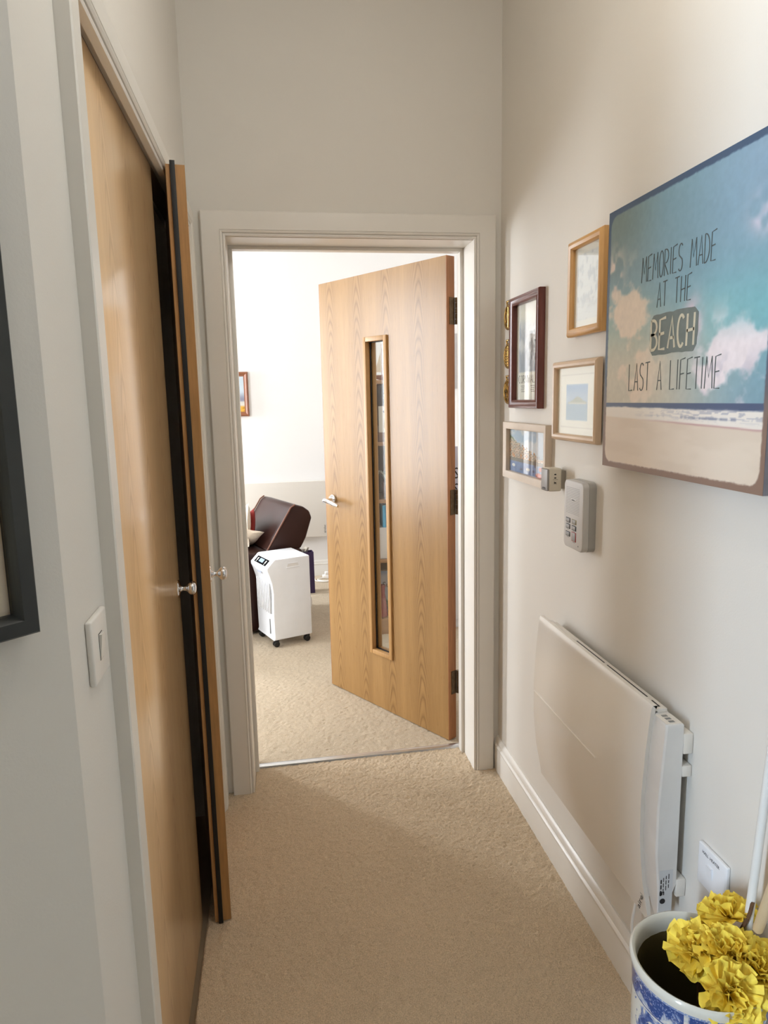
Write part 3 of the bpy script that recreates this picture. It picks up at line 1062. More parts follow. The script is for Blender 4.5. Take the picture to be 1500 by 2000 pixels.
def cornwall_print(u, v):
    c = flat(u, (228, 230, 222))
    n = fbm(u * 9, v * 9, 4)
    box_ = ss(0.10, 0.13, u) * ss(0.90, 0.86, u) * ss(0.285, 0.30, v) * ss(0.93, 0.80, v + 0.10 * n)
    street = ss(0.58, 0.40, u + 0.10 * (n - 0.5))
    c2 = flat(u, (212, 218, 222))
    c2 = blend(c2, (164, 176, 190), street * ss(0.30, 0.75, n + 0.35 * ss(0.65, 0.35, v)))
    roof = ss(0.02, -0.02, v - (0.78 - 0.42 * u))
    c2 = blend(c2, (150, 164, 180), 0.6 * roof * ss(0.42, 0.6, n))
    trees = ss(0.52, 0.60, fbm(u * 24, v * 26, 3)) * ss(0.45, 0.6, u) * ss(0.80, 0.66, v) * ss(0.30, 0.36, v)
    c2 = blend(c2, (112, 124, 134), 0.8 * trees)
    c2 = blend(c2, (120, 140, 162), 0.6 * ss(0.42, 0.30, v) * ss(0.4, 0.6, n))
    c = c * (1 - box_[:, None]) + c2 * box_[:, None]
    return c


t = framed('framed_picture', 'mahogany framed blue grey street print titled Cornwall', 2.048, 2.313, 1.410, 1.768,
           [(0, 0.001), (0, 0.019), (0.002, 0.023), (0.007, 0.0235), (0.012, 0.020), (0.019, 0.019), (0.023, 0.021), (0.026, 0.019), (0.027, 0.010), (0.027, 0.001)],
           M['mahogany'], cornwall_print, 66, 96)
stroke_text('lettering', 'CORNWALL', -0.082, 0.082, -0.098, -0.074, 0.0022, 0.0041, M['ink'], t, 0.34, 0.0004)
for cx in (-0.045, 0.045):
    bm = bmesh.new()
    for i in range(4):
        add_box(bm, cx - 0.017 + 0.004 * (i % 2), cx + 0.017 - 0.003 * (i % 3), -0.0046, -0.0042, -0.109 - i * 0.006, -0.1065 - i * 0.006)
    finish('small_print', bm, M['faded_ink'], t)


def sketch_map(u, v):
    c = flat(u, (232, 232, 226))
    inn = ss(0.10, 0.12, u) * ss(0.90, 0.88, u) * ss(0.08, 0.10, v) * ss(0.92, 0.90, v)
    c = blend(c, (222, 226, 228), inn)
    n = fbm(u * 11, v * 11, 4)
    c = blend(c, (186, 194, 202), 0.75 * inn * ss(0.50, 0.64, n) * ss(0.15, 0.4, v))
    c = blend(c, (196, 196, 198), 0.5 * inn * np.exp(-((np.abs(np.sin(v * 40 + 4 * n)) - 0.0) / 0.2) ** 2) * ss(0.4, 0.6, n))
    edge = np.exp(-((np.abs(u - 0.5) - 0.40) / 0.004) ** 2) * (v > 0.08) * (v < 0.92)
    return blend(c, (206, 204, 198), np.clip(edge, 0, 0.8))


framed('framed_picture', 'small pine framed pale sketch hung high between street print and beach canvas', 1.640, 1.842, 1.602, 1.846,
       [(0, 0.001), (0, 0.012), (0.004, 0.017), (0.011, 0.0195), (0.018, 0.017), (0.022, 0.011), (0.022, 0.001)], M['pine'], sketch_map, 50, 60, 0.006)


def island(u, v):
    c = flat(u, (238, 236, 226))
    m1 = np.maximum(np.abs(u - 0.5) / 0.405, np.abs(v - 0.5) / 0.385)
    c = blend(c, (206, 202, 194), np.exp(-((m1 - 1) / 0.012) ** 2) * 0.8)
    w = ss(0.225, 0.23, u) * ss(0.775, 0.77, u) * ss(0.215, 0.22, v) * ss(0.745, 0.74, v)
    n = fbm(u * 16, v * 16, 4)
    p = flat(u, (150, 180, 216))
    p = blend(p, (176, 196, 218), ss(0.74, 0.52, v))
    p = blend(p, (160, 184, 204), ss(0.47, 0.46, v))
    hill = ss(0.0, -0.012, v - (0.50 + 0.075 * np.exp(-((u - 0.53) / 0.12) ** 2) + 0.02 * (n - 0.5))) * ss(0.455, 0.465, v) * ss(0.25, 0.32, u) * ss(0.76, 0.72, u)
    p = blend(p, (168, 176, 164), hill)
    p = blend(p, (214, 214, 206), np.exp(-((v - 0.472) / 0.010) ** 2) * 0.9 * ss(0.27, 0.33, u) * ss(0.75, 0.70, u))
    p = blend(p, (146, 168, 192), 0.5 * np.exp(-(((u - 0.58) / 0.012) ** 2 + ((v - 0.35) / 0.016) ** 2)))
    return c * (1 - w[:, None]) + p * w[:, None]


framed('framed_picture', 'pale wood framed island seascape in a wide white mount', 1.650, 1.936, 1.324, 1.541,
       [(0, 0.001), (0, 0.010), (0.003, 0.015), (0.009, 0.018), (0.015, 0.0165), (0.019, 0.011), (0.019, 0.001)], M['pale_ash'], island, 80, 62, 0.006)


def harbour(u, v):
    n = fbm(u * 22, v * 14, 4)
    c = flat(u, (176, 202, 226))
    c = blend(c, (226, 230, 236), 0.8 * ss(0.42, 0.6, fbm(u * 8, v * 6, 4)))
    hillh = 0.90 - 0.75 * np.clip(u, 0, 1) ** 0.8 + 0.10 * (n - 0.5)
    c = blend(c, (86, 122, 84), ss(0.01, -0.01, v - hillh) * ss(0.42, 0.30, u))
    # houses in terraces
    bx = np.floor(u * 26)
    bz = np.floor(v * 13 + 0.5 * (bx % 2))
    rnd = np.abs(np.sin(bx * 12.99 + bz * 78.23) * 43758.5) % 1.0
    hh = 0.74 - 0.42 * u + 0.07 * np.abs(np.sin(bx * 5.1))
    house = (v < hh) & (v > 0.30) & (u < 0.90)
    wallc = np.stack([206 + 34 * rnd, 188 + 38 * rnd, 160 + 54 * rnd], 1)
    fr_u, fr_v = (u * 26) % 1, (v * 13 + 0.5 * (bx % 2)) % 1
    roof = fr_v > 0.68
    wallc = np.where(roof[:, None], np.where((rnd > 0.5)[:, None], np.array([[150, 110, 92]]), np.array([[112, 116, 124]])), wallc)
    win = (np.abs(fr_u - 0.5) < 0.16) & (np.abs(fr_v - 0.32) < 0.14)
    wallc = np.where(win[:, None], np.array([[96, 92, 96]]), wallc)
    wallc = np.where(((rnd > 0.86) & ~roof)[:, None], np.array([[222, 160, 92]]), wallc)
    c = np.where(house[:, None], wallc, c)
    quay = (v < 0.345) & (v > 0.255)
    c = np.where(quay[:, None], np.array([[128, 126, 122]]) * (0.85 + 0.3 * n)[:, None], c)
    sea = v <= 0.255
    sc = np.stack([78 + 70 * n, 112 + 62 * n, 168 + 46 * n], 1)
    c = np.where(sea[:, None], sc, c)
    for (cx, cz, rx, rz, col) in ((0.12, 0.16, 0.045, 0.035, (236, 236, 230)), (0.52, 0.13, 0.05, 0.035, (232, 232, 228)), (0.34, 0.10, 0.03, 0.025, (90, 92, 110)), (0.80, 0.06, 0.09, 0.05, (196, 70, 52)),
                                  (0.84, 0.20, 0.05, 0.05, (180, 74, 60)), (0.70, 0.30, 0.02, 0.10, (64, 66, 72)), (0.66, 0.12, 0.03, 0.03, (70, 80, 120))):
        m = ((np.abs(u - cx) / rx) ** 2 + (np.abs(v - cz) / rz) ** 2) < 1
        c = np.where(m[:, None], np.array([col]), c)
    mast = (np.abs(u - 0.735) < 0.008) & (v > 0.05)
    c = np.where(mast[:, None], np.array([[232, 234, 236]]), c)
    dark = (u > 0.755) & (u < 0.90) & (v > 0.40)
    c = np.where(dark[:, None], c * 0.25 + np.array([[84, 104, 122]]), c)
    return c


framed('framed_picture', 'taupe framed colourful harbour town print below the Cornwall print', 1.978, 2.372, 1.170, 1.362,
       [(0, 0.001), (0, 0.019), (0.001, 0.022), (0.020, 0.020), (0.0235, 0.018), (0.024, 0.010), (0.024, 0.001)], M['taupe_frame'], harbour, 170, 84)


# ---- horse brasses between the Cornwall print and the door casing
def horse_brass(label, z, kind):
    t = on_right('horse_brass', label, 'ornament', 2.372, z, 'horse brasses beside the door casing')
    bm = bmesh.new()
    ro, ri = 0.043, 0.034
    fl = 0.006
    # outer ring as a flattened torus
    seg, tub = 40, 8
    rings = []
    for i in range(seg):
        a = 2 * PI * i / seg
        ring = []
        for k in range(tub):
            b = 2 * PI * k / tub
            rr = (ro + ri) / 2 + (ro - ri) / 2 * math.cos(b)
            ring.append(bm.verts.new((rr * math.cos(a) * 0.96, -0.005 - 0.0035 * math.sin(b), rr * math.sin(a) - 0.006)))
        rings.append(ring)
    for i in range(seg):
        A, B = rings[i], rings[(i + 1) % seg]
        for k in range(tub):
            j = (k + 1) % tub
            bm.faces.new((A[k], A[j], B[j], B[k]))
    finish('ring', bm, M['brass'], t, True, 60)
    bm = bmesh.new()
    add_tube(bm, [(-0.012, -0.005, 0.034), (-0.016, -0.005, 0.048), (0.016, -0.005, 0.048), (0.012, -0.005, 0.034)], 0.0032, 8)
    finish('hanging_loop', bm, M['brass'], t, True, 60)
    bm = bmesh.new()
    if kind == 0:
        add_tube(bm, _pts([(-0.022, 0.018), (-0.010, 0.0), (-0.020, -0.022)]), 0.003, 6)
        add_tube(bm, _pts([(0.022, 0.018), (0.010, 0.0), (0.020, -0.022)]), 0.003, 6)
        add_tube(bm, _pts([(0, 0.028), (0, -0.04)]), 0.004, 6)
    elif kind == 1:
        for i in range(-3, 4):
            s = math.sqrt(max(0.0, 0.034 ** 2 - (i * 0.0095) ** 2))
            add_tube(bm, _pts([(i * 0.0095, -0.006 - s), (i * 0.0095, -0.006 + s)]), 0.0026, 6)
            add_tube(bm, _pts([(-s, -0.006 + i * 0.0095), (s, -0.006 + i * 0.0095)]), 0.0026, 6)
    else:
        for i in range(8):
            a = 2 * PI * i / 8
            add_tube(bm, _pts([(0.006 * math.cos(a), -0.006 + 0.006 * math.sin(a)), (0.018 * math.cos(a + 0.5), -0.006 + 0.018 * math.sin(a + 0.5)), (0.034 * math.cos(a), -0.006 + 0.034 * math.sin(a))]), 0.003, 6)
    finish('openwork', bm, M['brass'], t, True, 60)
    return t


def _pts(p):
    return [(a, -0.005, b) for a, b in p]


horse_brass('topmost of three openwork horse brasses hung beside the mahogany frame', 1.722, 0)
horse_brass('middle latticed horse brass of the three beside the mahogany frame', 1.592, 1)
horse_brass('lowest of three horse brasses beside the mahogany frame, with curling spokes', 1.471, 2)

# ---- wireless door chime
ch = on_right('door_chime', 'small cream plug-in door chime with grey speaker face beside the intercom', 'door chime', 1.896, 1.212)
box('back_plate', (-0.022, 0.022, -0.018, -0.0005, -0.026, 0.026), tone('socket_grey', (150, 142, 130)), ch, 0.002)
box('body', (-0.026, 0.026, -0.052, -0.014, -0.033, 0.033), M['cream_plastic'], ch, 0.005, 3)
box('speaker_face', (-0.0245, 0.0245, -0.0565, -0.0515, -0.0315, 0.0315), M['chime_grey'], ch, 0.004, 3)
bm = bmesh.new()
side = lambda y0, y1, z0, z1: add_box(bm, 0.0258, 0.0263, -y1, -y0, z0, z1)
side(0.026, 0.041, 0.0008, 0.0016)
for zc in (0.016, 0.006, -0.008):
    side(0.031, 0.037, zc - 0.0016, zc + 0.0016)
side(0.0325, 0.0345, 0.014, 0.018)
side(0.036, 0.0372, -0.012, -0.004)
side(0.031, 0.0325, -0.012, -0.007)
finish('button_marks', bm, M['ink'], ch)
bm = bmesh.new()
for i in range(5):
    add_box(bm, -0.012 + i * 0.005, -0.009 + i * 0.005, -0.0569, -0.0563, -0.0265, -0.0225 + 0.001 * (i % 2))
add_box(bm, -0.012, 0.012, -0.0569, -0.0563, -0.0285, -0.0278)
finish('maker_mark', bm, M['ink'], ch)

# ---- entry intercom
ic = on_right('intercom', 'grey wall intercom with speaker grille and six small buttons', 'intercom', 1.740, 1.132)
bm = bmesh.new()
add_box(bm, -0.061, 0.061, -0.019, -0.0006, -0.0925, 0.0925, 0.0)
bmesh.ops.bevel(bm, geom=[e for e in bm.edges if abs(e.verts[0].co.y - e.verts[1].co.y) > 0.01], offset=0.016, segments=5, profile=0.5, affect='EDGES')
finish('back_shell', bm, tone('intercom_side', (168, 165, 160), 0.42), ic, True, 35)
bm = bmesh.new()
add_box(bm, -0.0605, 0.0605, -0.036, -0.0195, -0.092, 0.092, 0.0)
bmesh.ops.bevel(bm, geom=[e for e in bm.edges if abs(e.verts[0].co.y - e.verts[1].co.y) > 0.01], offset=0.016, segments=5, profile=0.5, affect='EDGES')
bmesh.ops.bevel(bm, geom=[e for e in bm.edges if e.verts[0].co.y < -0.035 and e.verts[1].co.y < -0.035], offset=0.0035, segments=3, profile=0.5, affect='EDGES')
finish('front_shell', bm, M['grey_plastic'], ic, True, 35)
bm = bmesh.new()
for i in range(17):
    z = 0.072 - i * 0.0043
    if 0.036 < z < 0.044:
        add_box(bm, -0.046, -0.016, -0.0363, -0.0355, z, z + 0.0011)
        add_box(bm, 0.018, 0.038, -0.0363, -0.0355, z, z + 0.0011)
    else:
        add_box(bm, -0.046, 0.038, -0.0363, -0.0355, z, z + 0.0011)
finish('grille', bm, tone('grille_grey', (140, 137, 134), 0.5), ic)
box('maker_plate', (-0.015, 0.016, -0.0368, -0.0358, 0.0375, 0.0435), M['grey_plastic'], ic, 0.0005)
type_text('maker_mark', 'FARFISA', 0.0055, M['ink'], ic, face_text(0.0, 0.0369, 0.0405), 0.9, 0.0001)
for (bx_, bz_, bw, bh, cm) in ((-0.030, -0.017, 0.0135, 0.011, 'ink'), (0.008, -0.017, 0.0135, 0.011, 'olive'), (-0.030, -0.034, 0.0135, 0.011, 'ink'),
                               (0.008, -0.034, 0.0135, 0.011, 'ink'), (-0.030, -0.055, 0.0135, 0.011, 'ink'), (0.008, -0.0575, 0.0135, 0.023, 'rim_red')):
    rim = {'ink': M['ink'], 'olive': tone('olive_rim', (122, 112, 66)), 'rim_red': tone('red_rim', (158, 52, 48))}[cm]
    b = box('button', (bx_ - bw * 1.05, bx_ + bw * 1.05, -0.0368, -0.0355, bz_ - bh / 2 - 0.0012, bz_ + bh / 2 + 0.0012), rim, ic, 0.0006)
    box('button_cap', (bx_ - bw * 0.8, bx_ + bw * 0.8, -0.0378, -0.0365, bz_ - bh / 2 + 0.0006, bz_ + bh / 2 - 0.0006), tone('cap_grey', (150, 148, 146)), b, 0.0005)
    box('caption', (bx_ - bw * 0.5, bx_ + bw * 0.5, -0.0363, -0.0358, bz_ - bh / 2 - 0.0042, bz_ - bh / 2 - 0.0030), M['faded_ink'], ic)
box('microphone_hole', (0.034, 0.037, -0.0364, -0.0355, -0.080, -0.077), M['ink'], ic)

# ---- panel heater
ht = on_right('panel_heater', 'white bowed electric panel heater on the right wall with controls at its end', 'heater', 1.565, 0.56)
# local x: towards the viewer; y0 of the room 1.907 .. 1.276 -> x -0.342 .. 0.289
bm = bmesh.new()
prof = [(0.297 - 0.56, 0.046), (0.33 - 0.56, 0.051), (0.40 - 0.56, 0.064), (0.50 - 0.56, 0.0735), (0.60 - 0.56, 0.0745), (0.70 - 0.56, 0.069), (0.78 - 0.56, 0.0615), (0.798 - 0.56, 0.0590), (0.803 - 0.56, 0.0555), (0.8035 - 0.56, 0.048)]
back = [(z, max(0.040, o - 0.010)) for z, o in prof[:-1]][::-1]
add_prism(bm, [(-o, z) for z, o in prof] + [(-o, z) for z, o in [(0.7955 - 0.56, 0.048)] + back], 'x', -0.342, 0.289)
finish('front_panel', bm, M['white_enamel'], ht, True, 28)
bm = bmesh.new()
add_prism(bm, [(-0.048, -0.20), (-0.044, 0.229), (-0.022, 0.229), (-0.022, -0.135), (-0.034, -0.20)], 'x', -0.332, 0.290)
finish('body', bm, tone('heater_body', (214, 210, 204), 0.35), ht)
# end housing with the controls
bm = bmesh.new()
rings = []
for z, o in [(-0.215, 0.050)] + prof[2:7] + [(0.229, 0.057)]:
    rings.append([bm.verts.new((x, y, z if y < -0.03 else max(z, -0.13))) for x, y in ((0.2895, -(o - 0.0085)), (0.345, -max(0.060, o - 0.004)), (0.349, -max(0.057, o - 0.007)), (0.349, -0.022), (0.2895, -0.022))])
bm.faces.new(rings[0][::-1])
bm.faces.new(rings[-1])
for ra, rb in zip(rings, rings[1:]):
    for i in range(5):
        if (ra[i].co - rb[i].co).length < 1e-6 and (ra[(i + 1) % 5].co - rb[(i + 1) % 5].co).length < 1e-6:
            continue
        bm.faces.new((ra[i], ra[(i + 1) % 5], rb[(i + 1) % 5], rb[i]))
bmesh.ops.remove_doubles(bm, verts=bm.verts, dist=1e-6)
bmesh.ops.bevel(bm, geom=[e for e in bm.edges if e.verts[0].co.z > 0.22 and e.verts[1].co.z > 0.22], offset=0.003, segments=2, profile=0.5, affect='EDGES')
finish('end_housing', bm, tone('housing_white', (216, 214, 211), 0.35), ht, True, 35)
box('top_grille', (-0.30, 0.286, -0.0475, -0.022, 0.229, 0.2335), M['white_enamel'], ht)
for (a, b) in ((-0.140, 0.022), (0.036, 0.225), (0.243, 0.275)):
    box('top_slot', (a, b, -0.036, -0.031, 0.2333, 0.2339), M['ink'], ht)
box('control_flap', (0.302, 0.346, -0.058, -0.024, 0.2288, 0.2298), M['white_enamel'], ht)
bm = bmesh.new()
for i in range(3):
    add_box(bm, 0.306 + i * 0.013, 0.314 + i * 0.013, -0.048, -0.036, 0.2297, 0.2301)
finish('control_marks', bm, M['faded_ink'], ht)
box('trim_line', (-0.335, 0.075, -0.0760, -0.0742, 0.0120, 0.0142), tone('trim_light', (238, 234, 226), 0.3), ht)
for zc, hh in ((0.185, 0.022), (0.125, 0.012), (-0.14, 0.02)):
    box('wall_bracket', (0.30, 0.351, -0.0215, -0.001, zc - hh, zc + hh), M['white_enamel'], ht, 0.002)
# rating label on the end
lbl = box('rating_label', (0.3490, 0.3494, -0.0600, -0.0300, -0.190, -0.095), tone('label_silver', (204, 206, 208), 0.4), ht)
bm = bmesh.new()
rg = random.Random(11)
for c_ in range(4):
    z = -0.100 - 0.004 * (4 - c_)
    for i in range(3):
        l_ = rg.uniform(0.006, 0.013)
        add_box(bm, 0.3494, 0.3497, -0.0575 + c_ * 0.0058, -0.0575 + c_ * 0.0058 + (0.0028 if c_ == 0 else 0.0016), z - l_, z)
        z -= l_ + 0.003
for i in range(3):
    add_box(bm, 0.3494, 0.3497, -0.0585 + i * 0.004, -0.0562 + i * 0.004, -0.152, -0.144)
finish('label_print', bm, M['ink'], lbl)
lathe('label_mark', [(0, 0), (0.0062, 0), (0.0062, 0.0003), (0, 0.0004)], M['ink'], lbl, 20, Matrix.Translation((0.3494, -0.0515, -0.166)) @ Matrix.Rotation(PI / 2, 4, 'Y'))
type_text('maker_mark', 'airelec', 0.0195, M['ink'], ht, Matrix.Translation((0.2765, -0.0568, -0.211)) @ Matrix.Rotation(math.radians(-14), 4, 'X') @ Matrix.Rotation(-PI / 2, 4, 'Y') @ Matrix.Rotation(PI / 2, 4, 'X'), 1.0, 0.0002)
# flex from the heater down to the skirting
fx = tube('heater_flex', smooth_path([(0.779, 1.335, 0.362), (0.770, 1.336, 0.30), (0.768, 1.345, 0.22), (0.779, 1.335, 0.13), (0.786, 1.25, 0.035), (0.786, 1.12, 0.016), (0.786, 1.06, 0.014)], 8), 0.0032, M['white_plastic'], None, 8)
tag(fx, 'thin white flex hanging from the panel heater to the carpet', 'cable')

# ---- heater switch
sp = on_right('heater_switch', 'white fused switch plate lettered hall heater under the heater end', 'wall switch', 1.122, 0.520)
box('plate', (-0.0445, 0.0445, -0.0095, -0.0002, -0.0435, 0.0435), M['cool_plastic'], sp, 0.003, 3)
prism('rocker', [(-0.0092, -0.012), (-0.0105, -0.012), (-0.0140, 0.012), (-0.0092, 0.012)], 'x', -0.012, 0.004, M['cool_plastic'], sp)
type_text('lettering', 'HALL', 0.0088, M['ink'], sp, face_text(-0.0205, 0.0096, 0.0285), 0.95, 0.0002)
type_text('lettering', 'HEATER', 0.0088, M['ink'], sp, face_text(0.0085, 0.0096, 0.0285), 0.95, 0.0002)

# ---- blue and white stand with yellow cloth flowers
PX, PY = 0.668, 0.951
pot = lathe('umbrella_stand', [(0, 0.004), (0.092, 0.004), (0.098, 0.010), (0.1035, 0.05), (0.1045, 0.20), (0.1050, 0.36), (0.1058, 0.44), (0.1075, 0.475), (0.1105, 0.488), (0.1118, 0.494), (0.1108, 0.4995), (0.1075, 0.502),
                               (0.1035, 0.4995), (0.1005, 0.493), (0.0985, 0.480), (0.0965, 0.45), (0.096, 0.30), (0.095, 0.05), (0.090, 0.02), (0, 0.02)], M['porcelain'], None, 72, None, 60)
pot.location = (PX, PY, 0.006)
pot.rotation_euler = (0, 0, 0.8)
tag(pot, 'blue and white porcelain umbrella stand holding yellow flowers', 'umbrella stand')


def petal_mesh(seed):
    rg = random.Random(seed)
    bm = bmesh.new()
    nu, nv = 10, 7
    L, Wp = rg.uniform(0.044, 0.054), rg.uniform(0.022, 0.030)
    ph, ph2 = rg.uniform(0, 6), rg.uniform(0, 6)
    fr = rg.uniform(2.2, 3.4)
    g = []
    for j in range(nv + 1):
        t = j / nv
        row = []
        for i in range(nu + 1):
            s = i / nu * 2 - 1
            wid = Wp * (0.22 + 0.95 * t ** 0.75)
            ln = L * t * (1 - 0.16 * s * s + 0.07 * t * math.sin(5 * s + ph))
            x = wid * s * (1 - 0.12 * t * abs(math.sin(3 * s + ph2)))
            ruf = t ** 1.3 * (0.0062 * math.sin(fr * PI * s + ph) + 0.0028 * math.sin(2.3 * fr * PI * s + ph2))
            cup = -0.008 * (1 - s * s) * t * t + 0.010 * t * t
            row.append(bm.verts.new((x, ruf + cup, ln)))
        g.append(row)
    for j in range(nv):
        for i in range(nu):
            bm.faces.new((g[j][i], g[j][i + 1], g[j + 1][i + 1], g[j + 1][i]))
    me = bpy.data.meshes.new('petal')
    bm.to_mesh(me)
    bm.free()
    me.materials.append(M['yellow'])
    for p in me.polygons:
        p.use_smooth = True
    return me


PETALS = [petal_mesh(s) for s in range(7)]


def bloom(label, loc, axis, scale, seed, n=24, stem=None):
    rg = random.Random(seed)
    t = thing('cloth_flower', label, 'flower', loc, 0, 'yellow cloth flowers in the stand')
    ax = Vector(axis).normalized().to_track_quat('Z', 'Y').to_matrix().to_4x4()
    for i in range(n):
        f = i / n
        tilt = math.radians(8 + 92 * f ** 0.85 + rg.uniform(-10, 10))
        az = i * 2.39996 + rg.uniform(-0.3, 0.3)
        o = bpy.data.objects.new('petal', PETALS[(i + seed) % 7])
        COL.objects.link(o)
        o.parent = t
        sc = scale * (0.62 + 0.5 * f) * rg.uniform(0.9, 1.1)
        o.matrix_local = ax @ Matrix.Rotation(az, 4, 'Z') @ Matrix.Rotation(tilt, 4, 'X') @ Matrix.Rotation(rg.uniform(-0.3, 0.3), 4, 'Z') @ Matrix.Diagonal((sc, sc, sc, 1))
    if stem:
        tube('stem', [Vector(p) - Vector(loc) for p in stem], 0.0028, M['twig'], t, 7)
    return t


bloom('yellow cloth flower frilled over the dark mouth of the stand', (0.672, 0.962, 0.508), (-0.45, 0.05, 0.9), 1.0, 1, 26, [(0.672, 0.962, 0.507), (0.68, 0.965, 0.42), (0.69, 0.97, 0.28)])
bloom('yellow cloth flower drooping over the front lip of the stand', (0.668, 0.870, 0.510), (-0.15, -0.75, 0.45), 1.0, 2, 26, [(0.668, 0.870, 0.509), (0.675, 0.90, 0.515), (0.68, 0.93, 0.44), (0.69, 0.96, 0.3)])
bloom('highest yellow cloth flower, close to the dark twig and the wall', (0.744, 0.985, 0.545), (-0.15, 0.30, 0.9), 0.95, 3, 22, [(0.744, 0.985, 0.544), (0.735, 0.975, 0.46), (0.71, 0.965, 0.3)])
bloom('yellow cloth flower below the cream stick, nearest the wall', (0.735, 0.900, 0.520), (0.25, -0.35, 0.8), 1.0, 4, 26, [(0.735, 0.900, 0.519), (0.73, 0.92, 0.44), (0.71, 0.945, 0.3)])
bloom('yellow cloth flower in the middle of the bunch', (0.702, 0.930, 0.528), (-0.1, -0.1, 1.0), 1.0, 5, 24, [(0.702, 0.930, 0.527), (0.705, 0.94, 0.44), (0.70, 0.95, 0.3)])
tw = tube('dried_twig', smooth_path([(0.728, 0.975, 0.44), (0.738, 0.955, 0.53), (0.752, 0.948, 0.575), (0.760, 0.950, 0.600)], 5), 0.0032, M['twig'], None, 7)
tag(tw, 'short dark twig standing between the yellow flowers', 'twig')
c0, c1 = Vector((0.750, 0.922, 0.572)), Vector((0.7205, 0.870, 0.664))
d_ = (c1 - c0).normalized()
bm = bmesh.new()
add_tube(bm, [c0 - d_ * 0.001, c0 + d_ * 0.0015, c0 + d_ * 0.004, c0 + d_ * 0.45], [0.0045, 0.0072, 0.008, 0.008], 18)
cs = finish('walking_stick', bm, M['cream_stick'], None, True, 60)
tag(cs, 'cream wooden stick with its rounded end among the yellow flowers', 'stick')
bm = bmesh.new()
add_tube(bm, [(0.738, 0.972, 0.04), (0.762, 0.955, 0.62), (0.776, 0.944, 0.98)], 0.0072, 14)
ps = finish('walking_stick', bm, M['pale_stick'], None, True, 60)
tag(ps, 'paler white stick standing in the stand close to the wall', 'stick')

# ================================================================== living room
# ---- panel heater on the far wall
h2 = thing('panel_heater', 'long white panel heater on the far wall behind the leather chair', 'heater', (-0.26, YF, 0.578), 0)
box('front_panel', (-0.65, 0.65, -0.085, -0.065, -0.230, 0.231), M['white_enamel'], h2, 0.006, 3)
box('body', (-0.63, 0.63, -0.065, -0.003, -0.20, 0.20), tone('heater_body', (214, 210, 204)), h2)
type_text('maker_mark', 'airelec', 0.026, M['ink'], h2, Matrix.Translation((0.625, -0.0853, -0.165)) @ Matrix.Rotation(-PI / 2, 4, 'Y') @ Matrix.Rotation(PI / 2, 4, 'X'), 1.0, 0.0002)

# ---- painting at the edge of the doorway
pt = thing('framed_picture', 'walnut framed landscape painting on the far wall of the bright room', 'picture', (-0.395, YF, 1.507), 0)
frame_ring('frame', 0.40, 0.345, [(0, 0.001), (0, 0.014), (0.004, 0.020), (0.012, 0.024), (0.020, 0.020), (0.026, 0.012), (0.034, 0.010), (0.036, 0.001)], M['walnut'], pt)


def landscape(u, v):
    c = flat(u, (190, 204, 214))
    n = fbm(u * 9, v * 9, 4)
    c = blend(c, (134, 136, 154), ss(0.60, 0.35, v) * ss(0.35, 0.55, n + 0.15))
    c = blend(c, (206, 204, 196), ss(0.32, 0.28, v))
    c = blend(c, (226, 172, 70), ss(0.20, 0.15, v + 0.03 * n))
    return blend(c, (150, 110, 52), 0.7 * ss(0.20, 0.1, v) * ss(0.5, 0.62, fbm(u * 9, v * 40, 3)))


print_sheet('print', 0.332, 0.277, 0.006, 44, 36, landscape, M['print'], pt)

# ---- brown leather chair turned towards the window
ANG = math.atan2(0.375, 0.927)
chair = thing('armchair', 'brown leather armless chair with sloping back beside the white air cooler', 'chair', (-0.189, 4.269, 0.006), ANG)


def cushion(name, pts, y0, y1, mat, parent, bev, cuts=3):
    bm = bmesh.new()
    add_prism(bm, pts, 'y', y0, y1)
    bmesh.ops.recalc_face_normals(bm, faces=bm.faces)
    bmesh.ops.bevel(bm, geom=list(bm.edges), offset=bev, segments=4, profile=0.5, affect='EDGES')
    return finish(name, bm, mat, parent, True, 60)


cushion('seat', [(-0.62, 0.02), (0.355, 0.02), (0.355, 0.50), (0.33, 0.515), (-0.60, 0.525), (-0.62, 0.50)], 0, 0.54, M['leather'], chair, 0.014)
cushion('backrest', [(0.118, 0.518), (0.345, 0.510), (0.385, 0.575), (0.430, 0.700), (0.415, 0.745), (0.372, 0.778), (0.318, 0.792), (0.290, 0.775)], 0.005, 0.535, M['leather'], chair, 0.011)
for yy in (0.006, 0.534):
    bm = bmesh.new()
    add_tube(bm, [(0.116, yy, 0.522), (0.200, yy, 0.649), (0.287, yy, 0.778), (0.316, yy, 0.795)], 0.0052, 8)
    finish('piping', bm, tone('leather_piping', (122, 82, 66)), chair, True, 60)


def pillow(name, label, loc, rot, w, h, d, mat):
    bm = bmesh.new()
    n = 12
    def side(sg):
        g = []
        for j in range(n + 1):
            row = []
            for i in range(n + 1):
                a, b = i / n * 2 - 1, j / n * 2 - 1
                th_ = d / 2 * (max(0, (1 - a * a) * (1 - b * b))) ** 0.42
                pin = 1 - 0.07 * (1 - abs(a)) * abs(b) - 0.07 * (1 - abs(b)) * abs(a)
                row.append(bm.verts.new((a * w / 2 * pin, sg * th_ + 0.004 * math.sin(5 * a + 3 * b), b * h / 2 * pin)))
            g.append(row)
        for j in range(n):
            for i in range(n):
                bm.faces.new((g[j][i], g[j][i + 1], g[j + 1][i + 1], g[j + 1][i]))
    side(1)
    side(-1)
    bmesh.ops.remove_doubles(bm, verts=bm.verts, dist=0.0008)
    o = finish(name, bm, mat, None, True, 70)
    o.location = loc
    o.rotation_euler = rot
    return tag(o, label, 'cushion')


